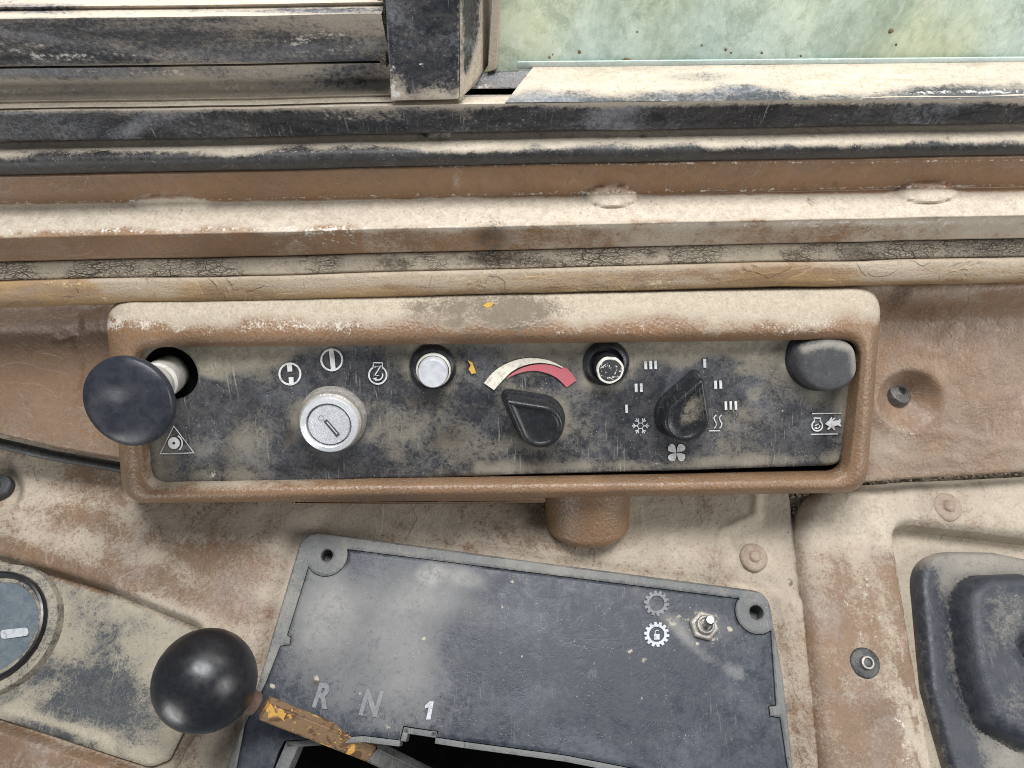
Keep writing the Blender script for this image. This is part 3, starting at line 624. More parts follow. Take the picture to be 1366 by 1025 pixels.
def at_skin(px, py, u, v, s, co):
    n = fbm(co, 40, 4, 6); right = ss(1100, 1170, px)
    d = right * (.27 + .35 * n + .35 * E(px, py, 1200, 580, 50, 30) + .2 * E(px, py, 1240, 390, 70, 20) + .12 * ss(560, 640, py)) + (1 - right) * (.02 + .3 * L(px, py, [(0, 406), (135, 404)], 8) + .22 * ss(510, 600, py) + .2 * n)
    d -= .3 * E(px, py, 1230, 560, 24, 26)
    sa = (1 - right) * (L(px, py, [(0, 404), (60, 402), (135, 408), (138, 440)], 7) * .36 + E(px, py, 20, 412, 14, 8) * .3) + right * (L(px, py, [(1165, 644), (1366, 634)], 5) * .4 + E(px, py, 1250, 500, 120, 90) * .1 + E(px, py, 1200, 585, 40, 20) * .2 + .12 * n)
    sa += L(px, py, [(70, 440), (95, 455), (110, 495), (98, 520)], 2) * .25
    so = E(px, py, 1345, 430, 8, 8) * .3 + E(px, py, 1200, 412, 5, 5) * .4
    return dict(dust=d, salt=sa, soot_shade=so)
obj('dash_skin', sheet('dash_skin', PD, lambda u, v: sdf_poly(skin_uv, u, v), bbox(skin_uv), .0011, h_skin, .010, at_skin), mt['skin'], dash)

# bezel: seven traced loops (inner wall, lip, crest, outer roll) lofted together
LO = [  # corners TL TR BR BL (pixels), z mm on top side, z mm elsewhere, corner radius px
    ([(190, 455), (1128, 445), (1117, 627), (207, 641)], -6, -6, 20),
    ([(184, 462), (1142, 451), (1121, 631), (203, 644)], 4, 2, 22),
    ([(178, 464), (1147, 453), (1127, 635), (199, 648)], 6.8, 6.4, 25),
    ([(174, 458), (1152, 446), (1134, 641), (192, 654)], 10, 9.6, 28),
    ([(162, 446), (1160, 436), (1145, 649), (180, 663)], 10.8, 10.5, 30),
    ([(150, 425), (1169, 414), (1153, 654), (170, 669)], 8, 8.4, 34),
    ([(141, 412), (1175, 397), (1156, 657), (165, 672)], 4.4, 3.6, 38),
    ([(138, 402), (1177, 384.5), (1154, 657), (166, 672)], .5, -6, 38),
    ([(139, 398), (1177, 380), (1150, 655), (170, 669)], -10, -34, 38)]
def bez_loop(cs, zt_, zo, r):
    rp = round_poly(cs, r, 10); out = []
    n = len(rp); seg = []
    for i in range(n):
        a, b = rp[i], rp[(i + 1) % n]; l = np.linalg.norm(b - a)
        side = (i % 11) == 10
        k = (170 if abs(b[0] - a[0]) > 300 else 34) if side else 1
        for j in range(k): seg.append(a + (b - a) * j / k)
    cy0 = min(c[1] for c in cs[:2])
    for p in seg:
        w = 1 - ss(0, 60, p[1] - cy0 - 8 + (p[0] - 640) * .011)
        out.append(P(p[0], p[1], (zo + (zt_ - zo) * w) / 1000))
    return np.array(out)
rings = [bez_loop(*l) for l in LO]
RR = np.array(rings); dense = np.array([catmull([RR[i, k] for i in range(len(rings))], 6) for k in range(RR.shape[1])]).transpose(1, 0, 2)
dense = dense + 0; dense[..., 2] += fbm(dense, 25, 3, 2) * .0014 + fbm(dense, 150, 3, 3) * .00012
def at_bez(px, py, co):
    n = fbm(co, 45, 4, 11); n3 = fbm(co, 120, 3, 12)
    yb = 442 - (px - 640) * .010
    d = 1.05 - 1.15 * ss(-34, 14, py - yb + n * 30)
    d -= .6 * (1 - ss(145, 160, px)) * ss(400, 430, py)
    d += (py > 600) * (.1 + .25 * n + .18 * ss(560, 200, px)) + (px > 1120) * .1 * ss(450, 500, py)
    d += .42 * L(px, py, [(206, 646), (640, 638), (1124, 634)], 8, .8) * (.5 + .5 * ss(700, 300, px)) + .25 * L(px, py, [(205, 560), (202, 640)], 7) + .2 * L(px, py, [(1130, 480), (1122, 630)], 8)
    s = L(px, py + n * 16, [(150, 432), (300, 438), (480, 434), (760, 440), (1000, 440), (1120, 428)], 11, 1) * (.2 + .28 * ss(.3, .7, vnoise(co * 60)))
    s -= .25 * E(px, py, 640, 440, 90, 16)
    s += L(px, py, [(360, 668), (540, 658)], 3) * .3 + L(px, py, [(900, 642), (1130, 636), (1148, 560)], 4) * .1 + E(px, py, 150, 445, 12, 30) * .2
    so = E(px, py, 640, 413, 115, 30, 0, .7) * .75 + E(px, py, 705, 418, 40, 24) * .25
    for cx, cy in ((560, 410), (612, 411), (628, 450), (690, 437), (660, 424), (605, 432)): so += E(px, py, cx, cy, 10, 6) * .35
    return dict(dust=d, salt=s, soot_shade=so)
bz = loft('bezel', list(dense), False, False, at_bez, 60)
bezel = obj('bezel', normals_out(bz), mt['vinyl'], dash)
# near-black sheet painting shade into the hollow behind the faceplate
bkp = Plane(P(640, 540, -.010)); 
bp = bkp.poly([(185, 450), (1140, 440), (1130, 642), (196, 656)]); obj('panel_hollow', sheet('panel_hollow', bkp, lambda u, v: sdf_poly(bp, u, v), bbox(bp), .01, None, 0), mt['gap'], dash)
# recessed screw, right
scp = PD.at(1196, 523, -.012)
scr = thing('recessed_screw', 'small dark screw sunk in a dent right of the control panel', 'screw', scp)
sax = np.array([.25, .62, .75]); sax /= np.linalg.norm(sax)
obj('screw_head', lathe('screw_head', [(.0072, -.006), (.0072, .0), (.0064, .0018), (.0035, .0028), (.0021, .003), (.0016, .0012), (0, .0011)], scp + np.array([0, 0, .0015]), sax, 28), grime('screw_steel', (.07, .068, .064), (.12, .115, .105), rough=.35, metal=.5, dsc=250, dust0=.2, dsoft=.3), scr)
# flakes of yellow paint lying on the bezel
for k, (fx, fy, zz, pts) in enumerate(((652, 407, .006, [(-8, 1), (-2, -3), (7, -3), (4, 2), (-3, 4)]), (629, 490, .0009, [(-5, -9), (1, -6), (4, 2), (6, 8), (0, 9), (-4, 3), (-1, -2)]))):
    a = [P(fx + x, fy + y, zz) for x, y in pts]; v = a + [p - np.array([0, 0, .0006]) for p in a]; n = len(a)
    fl_ = normals_out(mesh('paint_flake', v, [tuple(range(n)), tuple(range(2 * n - 1, n - 1, -1))] + [(i, i + n, (i + 1) % n + n, (i + 1) % n) for i in range(n)], smooth=False))
    tag(obj('paint_flake', fl_, mt['yellow']), ('yellow paint flake lying on the dusty bezel top', 'yellow paint flake stuck on the black panel beside the silver button')[k], 'paint flake')

# ------------------------------------------------------------------ control panel
PP = Plane((0, 0, 0))
panel = thing('control_panel', 'wide black control panel with white symbols, hazed and scratched by dust', 'control panel', P(650, 550, 0))
fp_px = round_poly([(178, 448), (1144, 437), (1124, 621.5), (545, 638.5), (200, 648)], [10, 10, 22, 0, 30]); fp_uv = PP.poly(fp_px)
hole_c = np.array(PP.uv(226, 499)); hole_r = .0126
def fp_sdf(u, v): return np.maximum(sdf_poly(fp_uv, u, v), hole_r - np.hypot(u - hole_c[0], v - hole_c[1]))
def at_fp(px, py, u, v, s, co):
    n = fbm(co, 38, 4, 15); n2 = fbm(co, 110, 4, 16); top = py + (px - 640) * .013
    d = .13 + .35 * n + .3 * n2
    d += .75 * (1 - ss(470, 500, top + n * 60)) * (1 - .75 * E(px, py, 470, 500, 90, 45)) * (1 - .6 * E(px, py, 640, 480, 70, 30))
    d += .35 * E(px, py, 320, 470, 90, 35) + .45 * E(px, py, 1040, 480, 70, 34) + .45 * E(px, py, 960, 465, 120, 12)
    d += .55 * L(px, py, [(1140, 460), (1128, 560), (1112, 612)], 16) + .28 * E(px, py, 1110, 530, 40, 28)
    d += .24 * E(px, py, 315, 595, 45, 34, 0, 1) + .2 * E(px, py, 340, 560, 25, 60, 15, 1) + .25 * E(px, py, 600, 580, 80, 50) + .22 * E(px, py, 760, 560, 60, 50) + .2 * E(px, py, 1000, 575, 70, 40, -35)
    d += .3 * L(px, py, [(215, 635), (330, 636)], 10) + .45 * L(px, py, [(640, 625), (800, 622), (960, 617), (1115, 610)], 7) + .3 * E(px, py, 205, 600, 22, 40)
    d += .45 * E(px, py, 810, 490, 40, 34) + .2 * E(px, py, 520, 560, 40, 40) + .25 * E(px, py, 670, 500, 60, 20) + .4 * E(px, py, 690, 530, 24, 14) + .4 * (E(px, py, 994, 495, 13, 9) + E(px, py, 1006, 524, 12, 10))
    d -= .4 * E(px, py, 440, 500, 80, 34) + .3 * E(px, py, 270, 540, 60, 40) + .4 * E(px, py, 1075, 580, 60, 34) + .35 * E(px, py, 860, 540, 50, 55) + .3 * E(px, py, 440, 610, 60, 20) + .3 * E(px, py, 960, 500, 45, 26) + .3 * E(px, py, 645, 475, 30, 12)
    for cx, cy, ra, rb in ((716, 562, 44, 30), (909, 552, 44, 30), (445, 560, 56, 40), (577, 490, 40, 28), (808, 486, 40, 28), (1100, 487, 50, 36)):
        d += .3 * np.clip(E(px, py, cx, cy, ra, ra, 0, .25) - E(px, py, cx + 2, cy + 3, rb, rb, 0, .2), 0, 1) * (.6 + 2 * n2)
    so = E(px, py, 386, 580, 9, 20) * .65 + E(px, py, 560, 535, 26, 16) * .5 + E(px, py, 595, 590, 26, 20) * .55 + E(px, py, 625, 560, 30, 30) * .3 + E(px, py, 510, 580, 16, 26) * .25 + E(px, py, 575, 480, 40, 20) * .3 + E(px, py, 994, 495, 6, 4) * .5 + E(px, py, 1006, 524, 6, 4) * .5
    sa = E(px, py, 284, 633, 5, 5) * .6 + E(px, py, 265, 565, 3, 6) * .4 + E(px, py, 285, 563, 4, 4) * .4 + L(px, py, [(1044, 548), (1049, 555)], 1.6) * .6 + L(px, py, [(850, 619), (905, 618)], 2) * .3 + E(px, py, 906, 472, 8, 4) * .3
    return dict(dust=d, soot_shade=so, salt=sa)
fplate = obj('faceplate', sheet('faceplate', PP, fp_sdf, bbox(fp_uv), .0008, lambda u, v, s, b: edge_round(s, .0008) + fbm(b, 12, 2, 3) * .0012, .0018, at_fp), mt['faceplate'], panel)
PS = Plane((0, 0, .0006))
def PR(): return Print(PS)
PR().ring(386.8, 499, 14, 2.6).poly([(383, 486), (389.6, 485.4), (390, 495.5), (383.6, 496)]).poly([(385, 503.5), (391.4, 503), (392, 512), (385.8, 512.6)]).build('off_symbol', mt['print'], panel)
PR().ring(442.6, 480.2, 14, 2.6).poly([(438.6, 467), (445.2, 466.2), (447.8, 493), (441.6, 493.8)]).build('run_symbol', mt['print'], panel)
a = PR().ring(504, 500.5, 11.8, 2.2, -60, 240).line([(498, 490), (498, 484), (510, 484), (510, 490)], 2.0).line([(494.5, 483), (494.8, 483)], 1)
a.line([(499.5, 490), (508, 488), (500, 501), (506, 501)], 1.8).ring(504, 500.5, 6.5, 1.7, -20, 120).poly([(497, 505), (502.5, 503.5), (502, 509)]).build('engine_start_symbol', mt['print'], panel)
PR().line([(232, 568.6), (258.8, 604.2), (213.6, 605.5)], 2.1, True).ring(232, 591.3, 4.9, 6.0).ring(232, 591.5, 11.2, 1.7, -62, 50).build('horn_symbol', mt['print'], panel)
o_ = catmull([(645.6, 511.2), (657, 497.5), (673, 486.5), (692, 479.6), (711, 477.8), (732, 481), (750.6, 489.6)], 6); i_ = catmull([(750, 491), (738, 486.6), (720, 484.2), (700, 487.4), (684, 495), (672, 506), (659, 520.6)], 6)
PR().poly(list(map(tuple, o_)) + list(map(tuple, i_))).build('cold_scale', mt['cream'], panel)
o_ = catmull([(675, 505.2), (686, 496.4), (701, 489.4), (718, 486.2), (735, 487.4), (749, 492.2)], 6); o2 = [(751, 490), (756, 491)]; i_ = catmull([(769, 507.6), (762.5, 512.2), (756, 516.9)], 2)
i2 = catmull([(756, 516.9), (743, 504.6), (728, 497.4), (711, 494.6), (693, 497.6), (675, 505.2)], 6)
PR().poly(list(map(tuple, o_)) + o2 + [(763, 498.5)] + list(map(tuple, i_[:-1])) + list(map(tuple, i2[:-1]))).build('hot_scale', mt['red'], panel)
for x0, x1, y0, y1 in ((859.3, 863, 481.7, 492.8), (866, 869.7, 481.5, 492.6), (872.6, 876, 481.3, 492.4), (846.5, 850.2, 512, 523.2), (853.4, 857, 511.8, 523), (834, 837.2, 540, 551), (938, 941.8, 479, 490.6), (952.5, 956.2, 508, 519), (959.4, 963, 507.8, 518.8), (966.4, 969.7, 535.6, 547), (973, 976.2, 535.4, 546.8), (979.7, 983, 535.2, 546.6)):
    PR().poly([(x0, y0), (x1, y0), (x1 + .4, y1), (x0 + .4, y1)]).build('fan_speed_bar', mt['print'], panel)
a = PR()
for k in range(6):
    t = R(60 * k); c_, s_ = math.cos(t), math.sin(t); a.line([(854.3 + 4.6 * c_, 568.2 + 4.6 * s_), (854.3 + 11.5 * c_, 568.2 + 11.5 * s_)], 1.5)
    for w_ in (-1, 1):
        t2 = t + w_ * .75; bx, by = 854.3 + 6.6 * c_, 568.2 + 6.6 * s_; a.line([(bx, by), (bx + 4.2 * math.cos(t2), by + 4.2 * math.sin(t2))], 1.3)
a.ring(854.3, 568.2, 4.2, 1.3, 0, 360, 6).build('snowflake_symbol', mt['printgrey'], panel)
a = PR()
for k in range(4):
    t = R(45 + 90 * k); c_, s_ = math.cos(t), math.sin(t); q = lambda r, w: (902.5 + r * c_ - w * s_, 604 + r * s_ + w * c_)
    a.poly(list(map(tuple, catmull([q(1, -.6), q(6, -4.4), q(10.5, -5.6), q(13.6, -1.5), q(13, 3.4), q(8.5, 4.8), q(3.4, 2.0)], 4, True))))
a.build('fan_symbol', mt['print'], panel)
a = PR()
for x0 in (954.0, 961.2): a.line(catmull([(x0 + 1.5, 553.5), (x0 - 1.4, 557), (x0 - .6, 561), (x0 + 1.6, 565), (x0 + .8, 569), (x0 - 1.5, 571.4)], 5), 1.6)
a.line([(946, 574.8), (960.5, 574.6)], 1.7).build('floor_heat_symbol', mt['printgrey'], panel)
PR().line([(1083.2, 552), (1122.2, 551.4)], 1.3).line([(1081.4, 579.4), (1117.4, 579)], 1.3).build('throttle_lines', mt['print'], panel)
PR().ring(1090, 568, 7, 1.7, -62, 242).line([(1086.2, 562.5), (1086.2, 558), (1094, 558), (1094, 562.5)], 1.5).line([(1085.2, 557.8), (1095, 557.8)], 1.5).ring(1090, 568, 3.6, 1.2, -10, 120).line([(1087, 568), (1092, 565.5)], 1.2).poly([(1085.6, 571), (1089.5, 569.6), (1089.4, 573)]).build('engine_symbol', mt['print'], panel)
PR().poly([(1100.6, 565.6), (1103, 562.6), (1105.6, 561.6), (1108.2, 557), (1110, 556.2), (1109.6, 559.4), (1114, 556.8), (1114.2, 558.6), (1110.4, 562), (1114.6, 561), (1118.2, 560.8), (1119.6, 558.8), (1121.6, 559.6), (1121.2, 562.6), (1120.6, 565.6), (1122.6, 568.6), (1120.6, 569.2), (1117.4, 567.2), (1114, 568.4), (1112.6, 571.4), (1114.6, 573.8), (1112, 573.8), (1109.4, 570.4), (1105.4, 573.4), (1103, 572.8), (1106.4, 568.4), (1103.4, 567.6)]).build('rabbit_symbol', mt['print'], panel)

# --- pull knob
pk = thing('pull_knob', 'black mushroom pull knob on a grey rod, at the left end of the panel', 'knob', P(226, 499, -.01))
hc = P(226, 499, 0)
best = min(((np.hypot(*(np.array(proj(hc + np.array([0, 0, z]))) - np.array([171, 536]))), z) for z in np.linspace(.02, .07, 101)))[1]
tl_ = np.array([-.02, -.02, 1.0]); tl_ /= np.linalg.norm(tl_)
capc = P(171.5, 536, best); rk = msize(62.5, capc)
ax_ = capc - P(229, 497, -.012); ax_ /= np.linalg.norm(ax_)
obj('rod', lathe('rod', [(.0088, -.004), (.0088, .020), (.0074, .0208), (.0074, .0235), (.0086, .024), (.0086, .046)], P(229, 497, -.012), ax_, 40), mt['rod'], pk)
kx = np.array([-.10, .02, 1.0]); kx /= np.linalg.norm(kx)
capm = lathe('cap', [(rk * .34, -.0125), (rk * .42, -.0105), (rk * .62, -.0065), (rk * .9, -.0035), (rk * .985, -.0022), (rk, -.0008), (rk * .985, .0006), (rk * .95, .0014), (rk * .8, .0024), (rk * .6, .0030), (rk * .42, .0030), (rk * .25, .0026), (rk * .1, .0024), (0, .0024)], capc, kx, 72)
vv = np.array([v.co[:] for v in capm.vertices]); ppx, ppy = proj(vv)
vv[:, 2] -= .0016 * E(ppx, ppy, 146, 548, 20, 20, 0, .8) * (vv[:, 2] > capc[2]); capm.vertices.foreach_set('co', vv.ravel()); capm.update()
obj('cap', capm, mt['cap'], pk)

# --- key switch
def ringlathe(name, prof, c, mat, par, seg=56, lump=0.0, N=(0, 0, 1)): return obj(name, lathe(name, prof, c, N, seg, lump), mat, par)
zk = .0115; kc = P(438.5, 567.5, zk); r1 = msize(39.5, kc)
ks = thing('key_switch', 'round silver ignition key switch with empty keyhole', 'key switch', (kc[0], kc[1], 0))
k0 = np.array([kc[0], kc[1], .0004])
ringlathe('flange', [(r1 * 1.16, 0), (r1 * 1.16, .0022), (r1 * 1.08, .0036), (r1 * 1.04, .005), (r1 * 1.05, .0075), (r1 * .98, .0085), (r1 * .9, .009)], k0, mt['dustymetal'], ks, 64, .008)
ringlathe('ring', [(r1 * .9, .0075), (r1 * .985, .008), (r1, .009), (r1 * .99, .0104), (r1 * .95, .0111), (r1 * .79, .0115), (r1 * .765, .0112), (r1 * .755, .0088), (r1 * .75, .006)], k0, mt['chrome'], ks)
ringlathe('lock_face', [(r1 * .71, .006), (r1 * .71, .0098), (r1 * .69, .0105), (r1 * .3, .0109), (0, .0109)], k0, mt['brushed'], ks)
kp = Plane((0, 0, k0[2] + .0109 + .0001)); ka = kp
sl0 = [(431.5, 562.5), (436, 559.5), (453.5, 579.5), (449, 583.5)]
v = [kp.at(*p) for p in sl0]; v2 = [p + np.array([0, 0, .0004]) for p in v]
def ring_poly(name, po, pi, z0, z1, mat, par):
    A = [kp.at(*p) + np.array([0, 0, z0]) for p in po]; B = [kp.at(*p) + np.array([0, 0, z1]) for p in po]; Cc = [kp.at(*p) + np.array([0, 0, z1]) for p in pi]; D = [kp.at(*p) + np.array([0, 0, z0]) for p in pi]
    n = len(po); fs = []
    for i in range(n):
        j = (i + 1) % n
        for q in range(3): fs.append((q * n + i, q * n + j, (q + 1) * n + j, (q + 1) * n + i))
    return obj(name, normals_out(mesh(name, A + B + Cc + D, fs, smooth=False)), mat, par)
kslot = Print(kp, .00002).poly(sl0).build('keyhole', mt['slot'], ks)
Print(kp, .00006).poly([(435.2, 563.4), (436.6, 562.4), (450.4, 578.6), (449.2, 579.6)]).build('keyhole_blade', mt['chrome'], kslot)
Print(kp, .00006).ring(428.5, 558, 3.6, .8).build('stamped_mark', mt['dustymetal'], ks)

# --- push buttons
def pushbutton(name, label, cx, cy, fx, fy, z, rc, rb, mats, par_lbl):
    c0 = P(cx, cy, 0); f0 = P(fx, fy, z); t = thing(name, label, 'button', (c0[0], c0[1], 0))
    rcm = msize(rc, c0); rbm = msize(rb, f0)
    ringlathe('collar', [(rcm * 1.2, .0003), (rcm * 1.18, .0012), (rcm * 1.05, .0022), (rcm * .98, .0028), (rcm * .86, .003), (rcm * .82, .0022), (rcm * .80, -.002)], np.array([c0[0], c0[1], .0003]), mats[0], t, 48, .006)
    return t, c0, f0, rcm, rbm
t, c0, f0, rcm, rbm = pushbutton('push_button', 'silver white round push button right of the key switch', 577.5, 489, 577, 499, .0105, 26, 20.5, (mt['knobdust'],), '')
bcx = np.array([f0[0], f0[1], 0])
ringlathe('sleeve', [(rbm * 1.16, -.001), (rbm * 1.16, .0042), (rbm * 1.12, .0050), (rbm * 1.04, .0050), (rbm * 1.02, .002)], bcx, mt['whitering'], t)
ringlathe('button', [(rbm * .99, 0), (rbm * .99, .0088), (rbm * .97, .0098), (rbm * .90, .0104), (rbm * .5, .0102), (0, .0101)], bcx, mt['white'], t)
t, c0, f0, rcm, rbm = pushbutton('push_button', 'worn black push button with white rim, between the two pointer knobs', 808, 484, 814, 494.5, .0118, 26, 18.5, (mt['knobdust'],), '')
bcx = np.array([f0[0], f0[1], 0])
ringlathe('button', [(rbm * 1.02, -.001), (rbm * 1.02, .0085), (rbm * .99, .0108), (rbm * .96, .0116)], bcx, mt['knob'], t)
ringlathe('worn_rim', [(rbm * 1.0, .0104), (rbm * 1.0, .0112), (rbm * .95, .0119), (rbm * .84, .0119), (rbm * .8, .0114)], bcx, mt['whitering'], t, 48, .015)
wm = NT('worn_black_face'); wf = wm.noise(620, 5, .7, .5); wm._in(wm.b.inputs['Base Color'], wm.mix(wm.st(wf, .56, .6), (.03, .03, .03), (.62, .6, .57))); wm.b.inputs['Roughness'].default_value = .5
ringlathe('button_face', [(rbm * .84, .0110), (rbm * .83, .0117), (rbm * .5, .0118), (0, .0118)], bcx, wm.m, t)

# --- pointer knobs
def pointer(label, cx, cy, r, tx, ty, z, dustf):
    """teardrop: circle (cx,cy,r px) hulled with a rounded tip, given at its top face"""
    c = P(cx, cy, z); tp = P(tx, ty, z); rm = msize(r, c); d = (tp - c)[:2]; Ld = np.linalg.norm(d); a0 = math.atan2(d[1], d[0]); rt = .0016
    beta = math.acos((rm - rt) / Ld); out = []
    for i in range(41): a_ = a0 + beta + (2 * math.pi - 2 * beta) * i / 40; out.append((c[0] + rm * math.cos(a_), c[1] + rm * math.sin(a_)))
    for i in range(13): a_ = a0 - beta + 2 * beta * i / 12; out.append((tp[0] + rt * math.cos(a_), tp[1] + rt * math.sin(a_)))
    o = np.array(out); ctr = np.array([c[0] + d[0] * .12, c[1] + d[1] * .12])
    # even spacing along outline
    cl = np.vstack([o, o[:1]]); sg = np.r_[0, np.cumsum(np.linalg.norm(np.diff(cl, axis=0), axis=1))]; tt = np.linspace(0, sg[-1], 97)[:-1]
    o = np.stack([np.interp(tt, sg, cl[:, 0]), np.interp(tt, sg, cl[:, 1])], 1)
    nrm_ = np.roll(o, -1, 0) - np.roll(o, 1, 0); nrm_ = np.stack([nrm_[:, 1], -nrm_[:, 0]], 1); nrm_ /= np.linalg.norm(nrm_, axis=1)[:, None]
    def off(k, zz): return np.concatenate([o - nrm_ * k, np.full((len(o), 1), zz)], 1)
    t = thing('pointer_knob', label, 'knob', (c[0], c[1], 0))
    rg = [off(-.0016, .0004), off(-.0016, .0016), off(-.0009, .0026)]
    obj('skirt', loft('skirt', rg + [off(.0006, .0030)], False), mt['knobdust'], t)
    rg = [off(.0004, .0018), off(.0002, z * .55), off(0.0, z - .0022), off(.0003, z - .0012), off(.0009, z - .0004), off(.0016, z), off(.0022, z), off(.0029, z - .0005), off(.0034, z - .0008)]
    last = rg[-1]
    for f_ in (.75, .5, .25, .08): 
        q = last.copy(); q[:, :2] = ctr + (last[:, :2] - ctr) * f_; q[:, 2] = z - .0009 - .0001 * (1 - f_); rg.append(q)
    obj('grip', loft('grip', rg, True, attrs=dustf), mt['knobdust'], t)
pointer('black teardrop knob below the red and cream temperature scale', 722, 570, 31, 679, 537.5, .013, lambda px, py, co: dict(dust=.05 + E(px, py, 690, 530, 20, 8) * .2))
pointer('dusty black teardrop fan knob pointing up, between the roman numeral bars', 916.5, 561, 31.5, 936, 511, .013, lambda px, py, co: dict(dust=.1 + E(px, py, 924, 550, 18, 32, 20) * .5 - .4 * E(px, py, 926, 578, 12, 12)))
# --- rubber pad button
c = P(1103, 489, .010); t = thing('rubber_button', 'flat grey rubber pad button in the panel corner beside the bezel', 'button', (c[0], c[1], 0))
cs = catmull([(1074, 463), (1096, 456), (1122, 456), (1139, 464), (1144, 482), (1142, 502), (1127, 518), (1102, 524), (1079, 515), (1067, 497), (1066, 478)], 7, True)
top = np.array([P(x, y, .0105) for x, y in cs]); ctr = top.mean(0)
def sc_(k, z): q = ctr + (top - ctr) * k; q[:, 2] = z; return q
obj('pad', loft('pad', [sc_(1.06, .0002), sc_(1.05, .004), sc_(1.01, .0078), sc_(.97, .0095), sc_(.9, .0107), sc_(.8, .0112), sc_(.55, .0112), sc_(.3, .0113), sc_(.08, .0114)], attrs=lambda px, py, co: dict(dust=.05 + .5 * L(px, py, [(1072, 466), (1110, 458), (1138, 466), (1141, 500)], 7))), mt['padrub'], t)
lt = sc_(1.16, .0003)
obj('skirt', loft('skirt', [lt, sc_(1.12, .0016), sc_(1.04, .0022)], False), mt['knobdust'], t)

# ------------------------------------------------------------------ lower console
TH = R(40)
PC = Plane(P(640, 668, -.030), (1, 0, 0), (0, math.cos(TH), -math.sin(TH)))
con = thing('steering_console', 'dust streaked brown console below the control panel', 'console', PC.at(640, 800, -.02))
gp_px = round_poly([(-60, 726), (0, 747), (150, 790), (268, 838), (262, 960), (232, 1022), (205, 1034), (0, 966), (-60, 944)], [0, 0, 0, 16, 10, 16, 30, 0, 0]); gp_uv = PC.poly(gp_px)
fr_px = round_poly([(404, 706), (720, 749), (1026, 789), (1046, 900), (1064, 1060), (286, 1060), (343, 911)], [30, 0, 30, 0, 0, 0, 0], 8); fr_uv = PC.poly(fr_px)
con_px = [(-60, 570), (1055, 610), (1058, 660), (1070, 760), (1084, 890), (1102, 1065), (-60, 1075)]; con_uv = PC.poly(con_px)
def con_sdf(u, v): return np.maximum(sdf_poly(con_uv, u, v), -(sdf_poly(fr_uv, u, v) + .004))
def h_con(u, v, s, b):
    px, py = proj(b); g = sdf_poly(gp_uv, u, v); f = sdf_poly(fr_uv, u, v)
    h = edge_round(sdf_poly(con_uv, u, v), .004)
    h += fbm(b, 14, 3, 2) * .003 + fbm(b, 60, 4, 3) * .0009
    h -= .0055 * (1 - ss(-.0005, .0025, g)); h += .0028 * np.exp(-(np.maximum(g, 0) / .010) ** 2) * ss(0, .004, g)
    h -= .003 * (1 - ss(0, .006, f)) ; h -= .0022 * np.exp(-((f - .004) / .006) ** 2)
    rg_ = sdf_poly(np.array([(1015, 640), (1012, 690), (965, 712), (958, 775), (1080, 800), (1060, 640)]), px, py); h -= .0032 * (1 - ss(-7, 7, rg_))
    h += .0016 * L(px, py, [(1012, 655), (1010, 692), (968, 712), (955, 770)], 7, 1)
    h -= .006 * E(px, py, 0, 650, 24, 28, 0, .4); h += .002 * L(px, py, [(0, 700), (120, 745), (300, 820)], 20, 1)
    return h
def at_con(px, py, u, v, s, co):
    n = fbm(co, 22, 4, 21); n2 = fbm(co * np.array([1, 1.4, 1]), 70, 4, 22); g = sdf_poly(gp_uv, u, v)
    d = .52 + .3 * n + .3 * n2
    d += .35 * E(px, py, 480, 690, 140, 26) + .35 * E(px, py, 880, 700, 90, 60) + .3 * E(px, py, 1030, 720, 60, 90) + .2 * L(px, py, [(390, 760), (330, 900)], 20)
    d -= .45 * E(px, py, 310, 750, 70, 22, 10) + .35 * E(px, py, 200, 775, 80, 18, 20) + .3 * E(px, py, 300, 800, 60, 22, 20) + .3 * E(px, py, 130, 640, 40, 40) + .25 * E(px, py, 100, 690, 60, 16, 15) + .25 * E(px, py, 215, 725, 30, 10, 20)
    d -= .5 * L(px, py, [(-20, 722), (60, 748), (140, 782)], 12, .8) + .35 * E(px, py, 60, 1010, 160, 40, 15) + .3 * E(px, py, 255, 985, 14, 40, 15) + .25 * E(px, py, 545, 700, 30, 8, 10) + .2 * E(px, py, 740, 726, 60, 8, 6)
    d += .25 * L(px, py, [(200, 806), (300, 838)], 10)
    s_ = L(px, py, [(0, 740), (120, 778), (265, 832)], 4) * .25 + L(px, py, [(200, 800), (300, 838)], 8) * .22 + L(px, py, [(1012, 660), (1005, 695), (965, 712), (955, 768), (900, 775)], 6) * .3 + L(px, py, [(470, 690), (600, 720)], 6) * .2
    so = L(px, py, [(0, 590), (80, 604), (160, 622)], 9, .8) * .5 + E(px, py, 460, 728, 200, 5, 8) * .12 + E(px, py, 640, 680, 30, 5) * .3 + E(px, py, 196, 676, 22, 5, 15) * .3  # first stroke paints the shadow of the gap under the dash skin
    return dict(dust=d, salt=s_, soot_shade=so)
obj('console_shell', sheet('console_shell', PC, con_sdf, bbox(con_uv), .0011, h_con, .02, at_con), mt['console'], con)
# added dark strip standing for the shadow in the gap under the dash skin
tg = thing('gap_shade_strip', 'black strip standing for the shadow in the gap beneath the left dashboard skin', 'seal', P(80, 600, -.03))
obj('shade_strip', tube('shade_strip', [P(x, y, -.030) for x, y in ((-60, 578), (0, 592), (70, 608), (150, 622), (240, 640))], .0028, 10), mt['rubber'], tg)
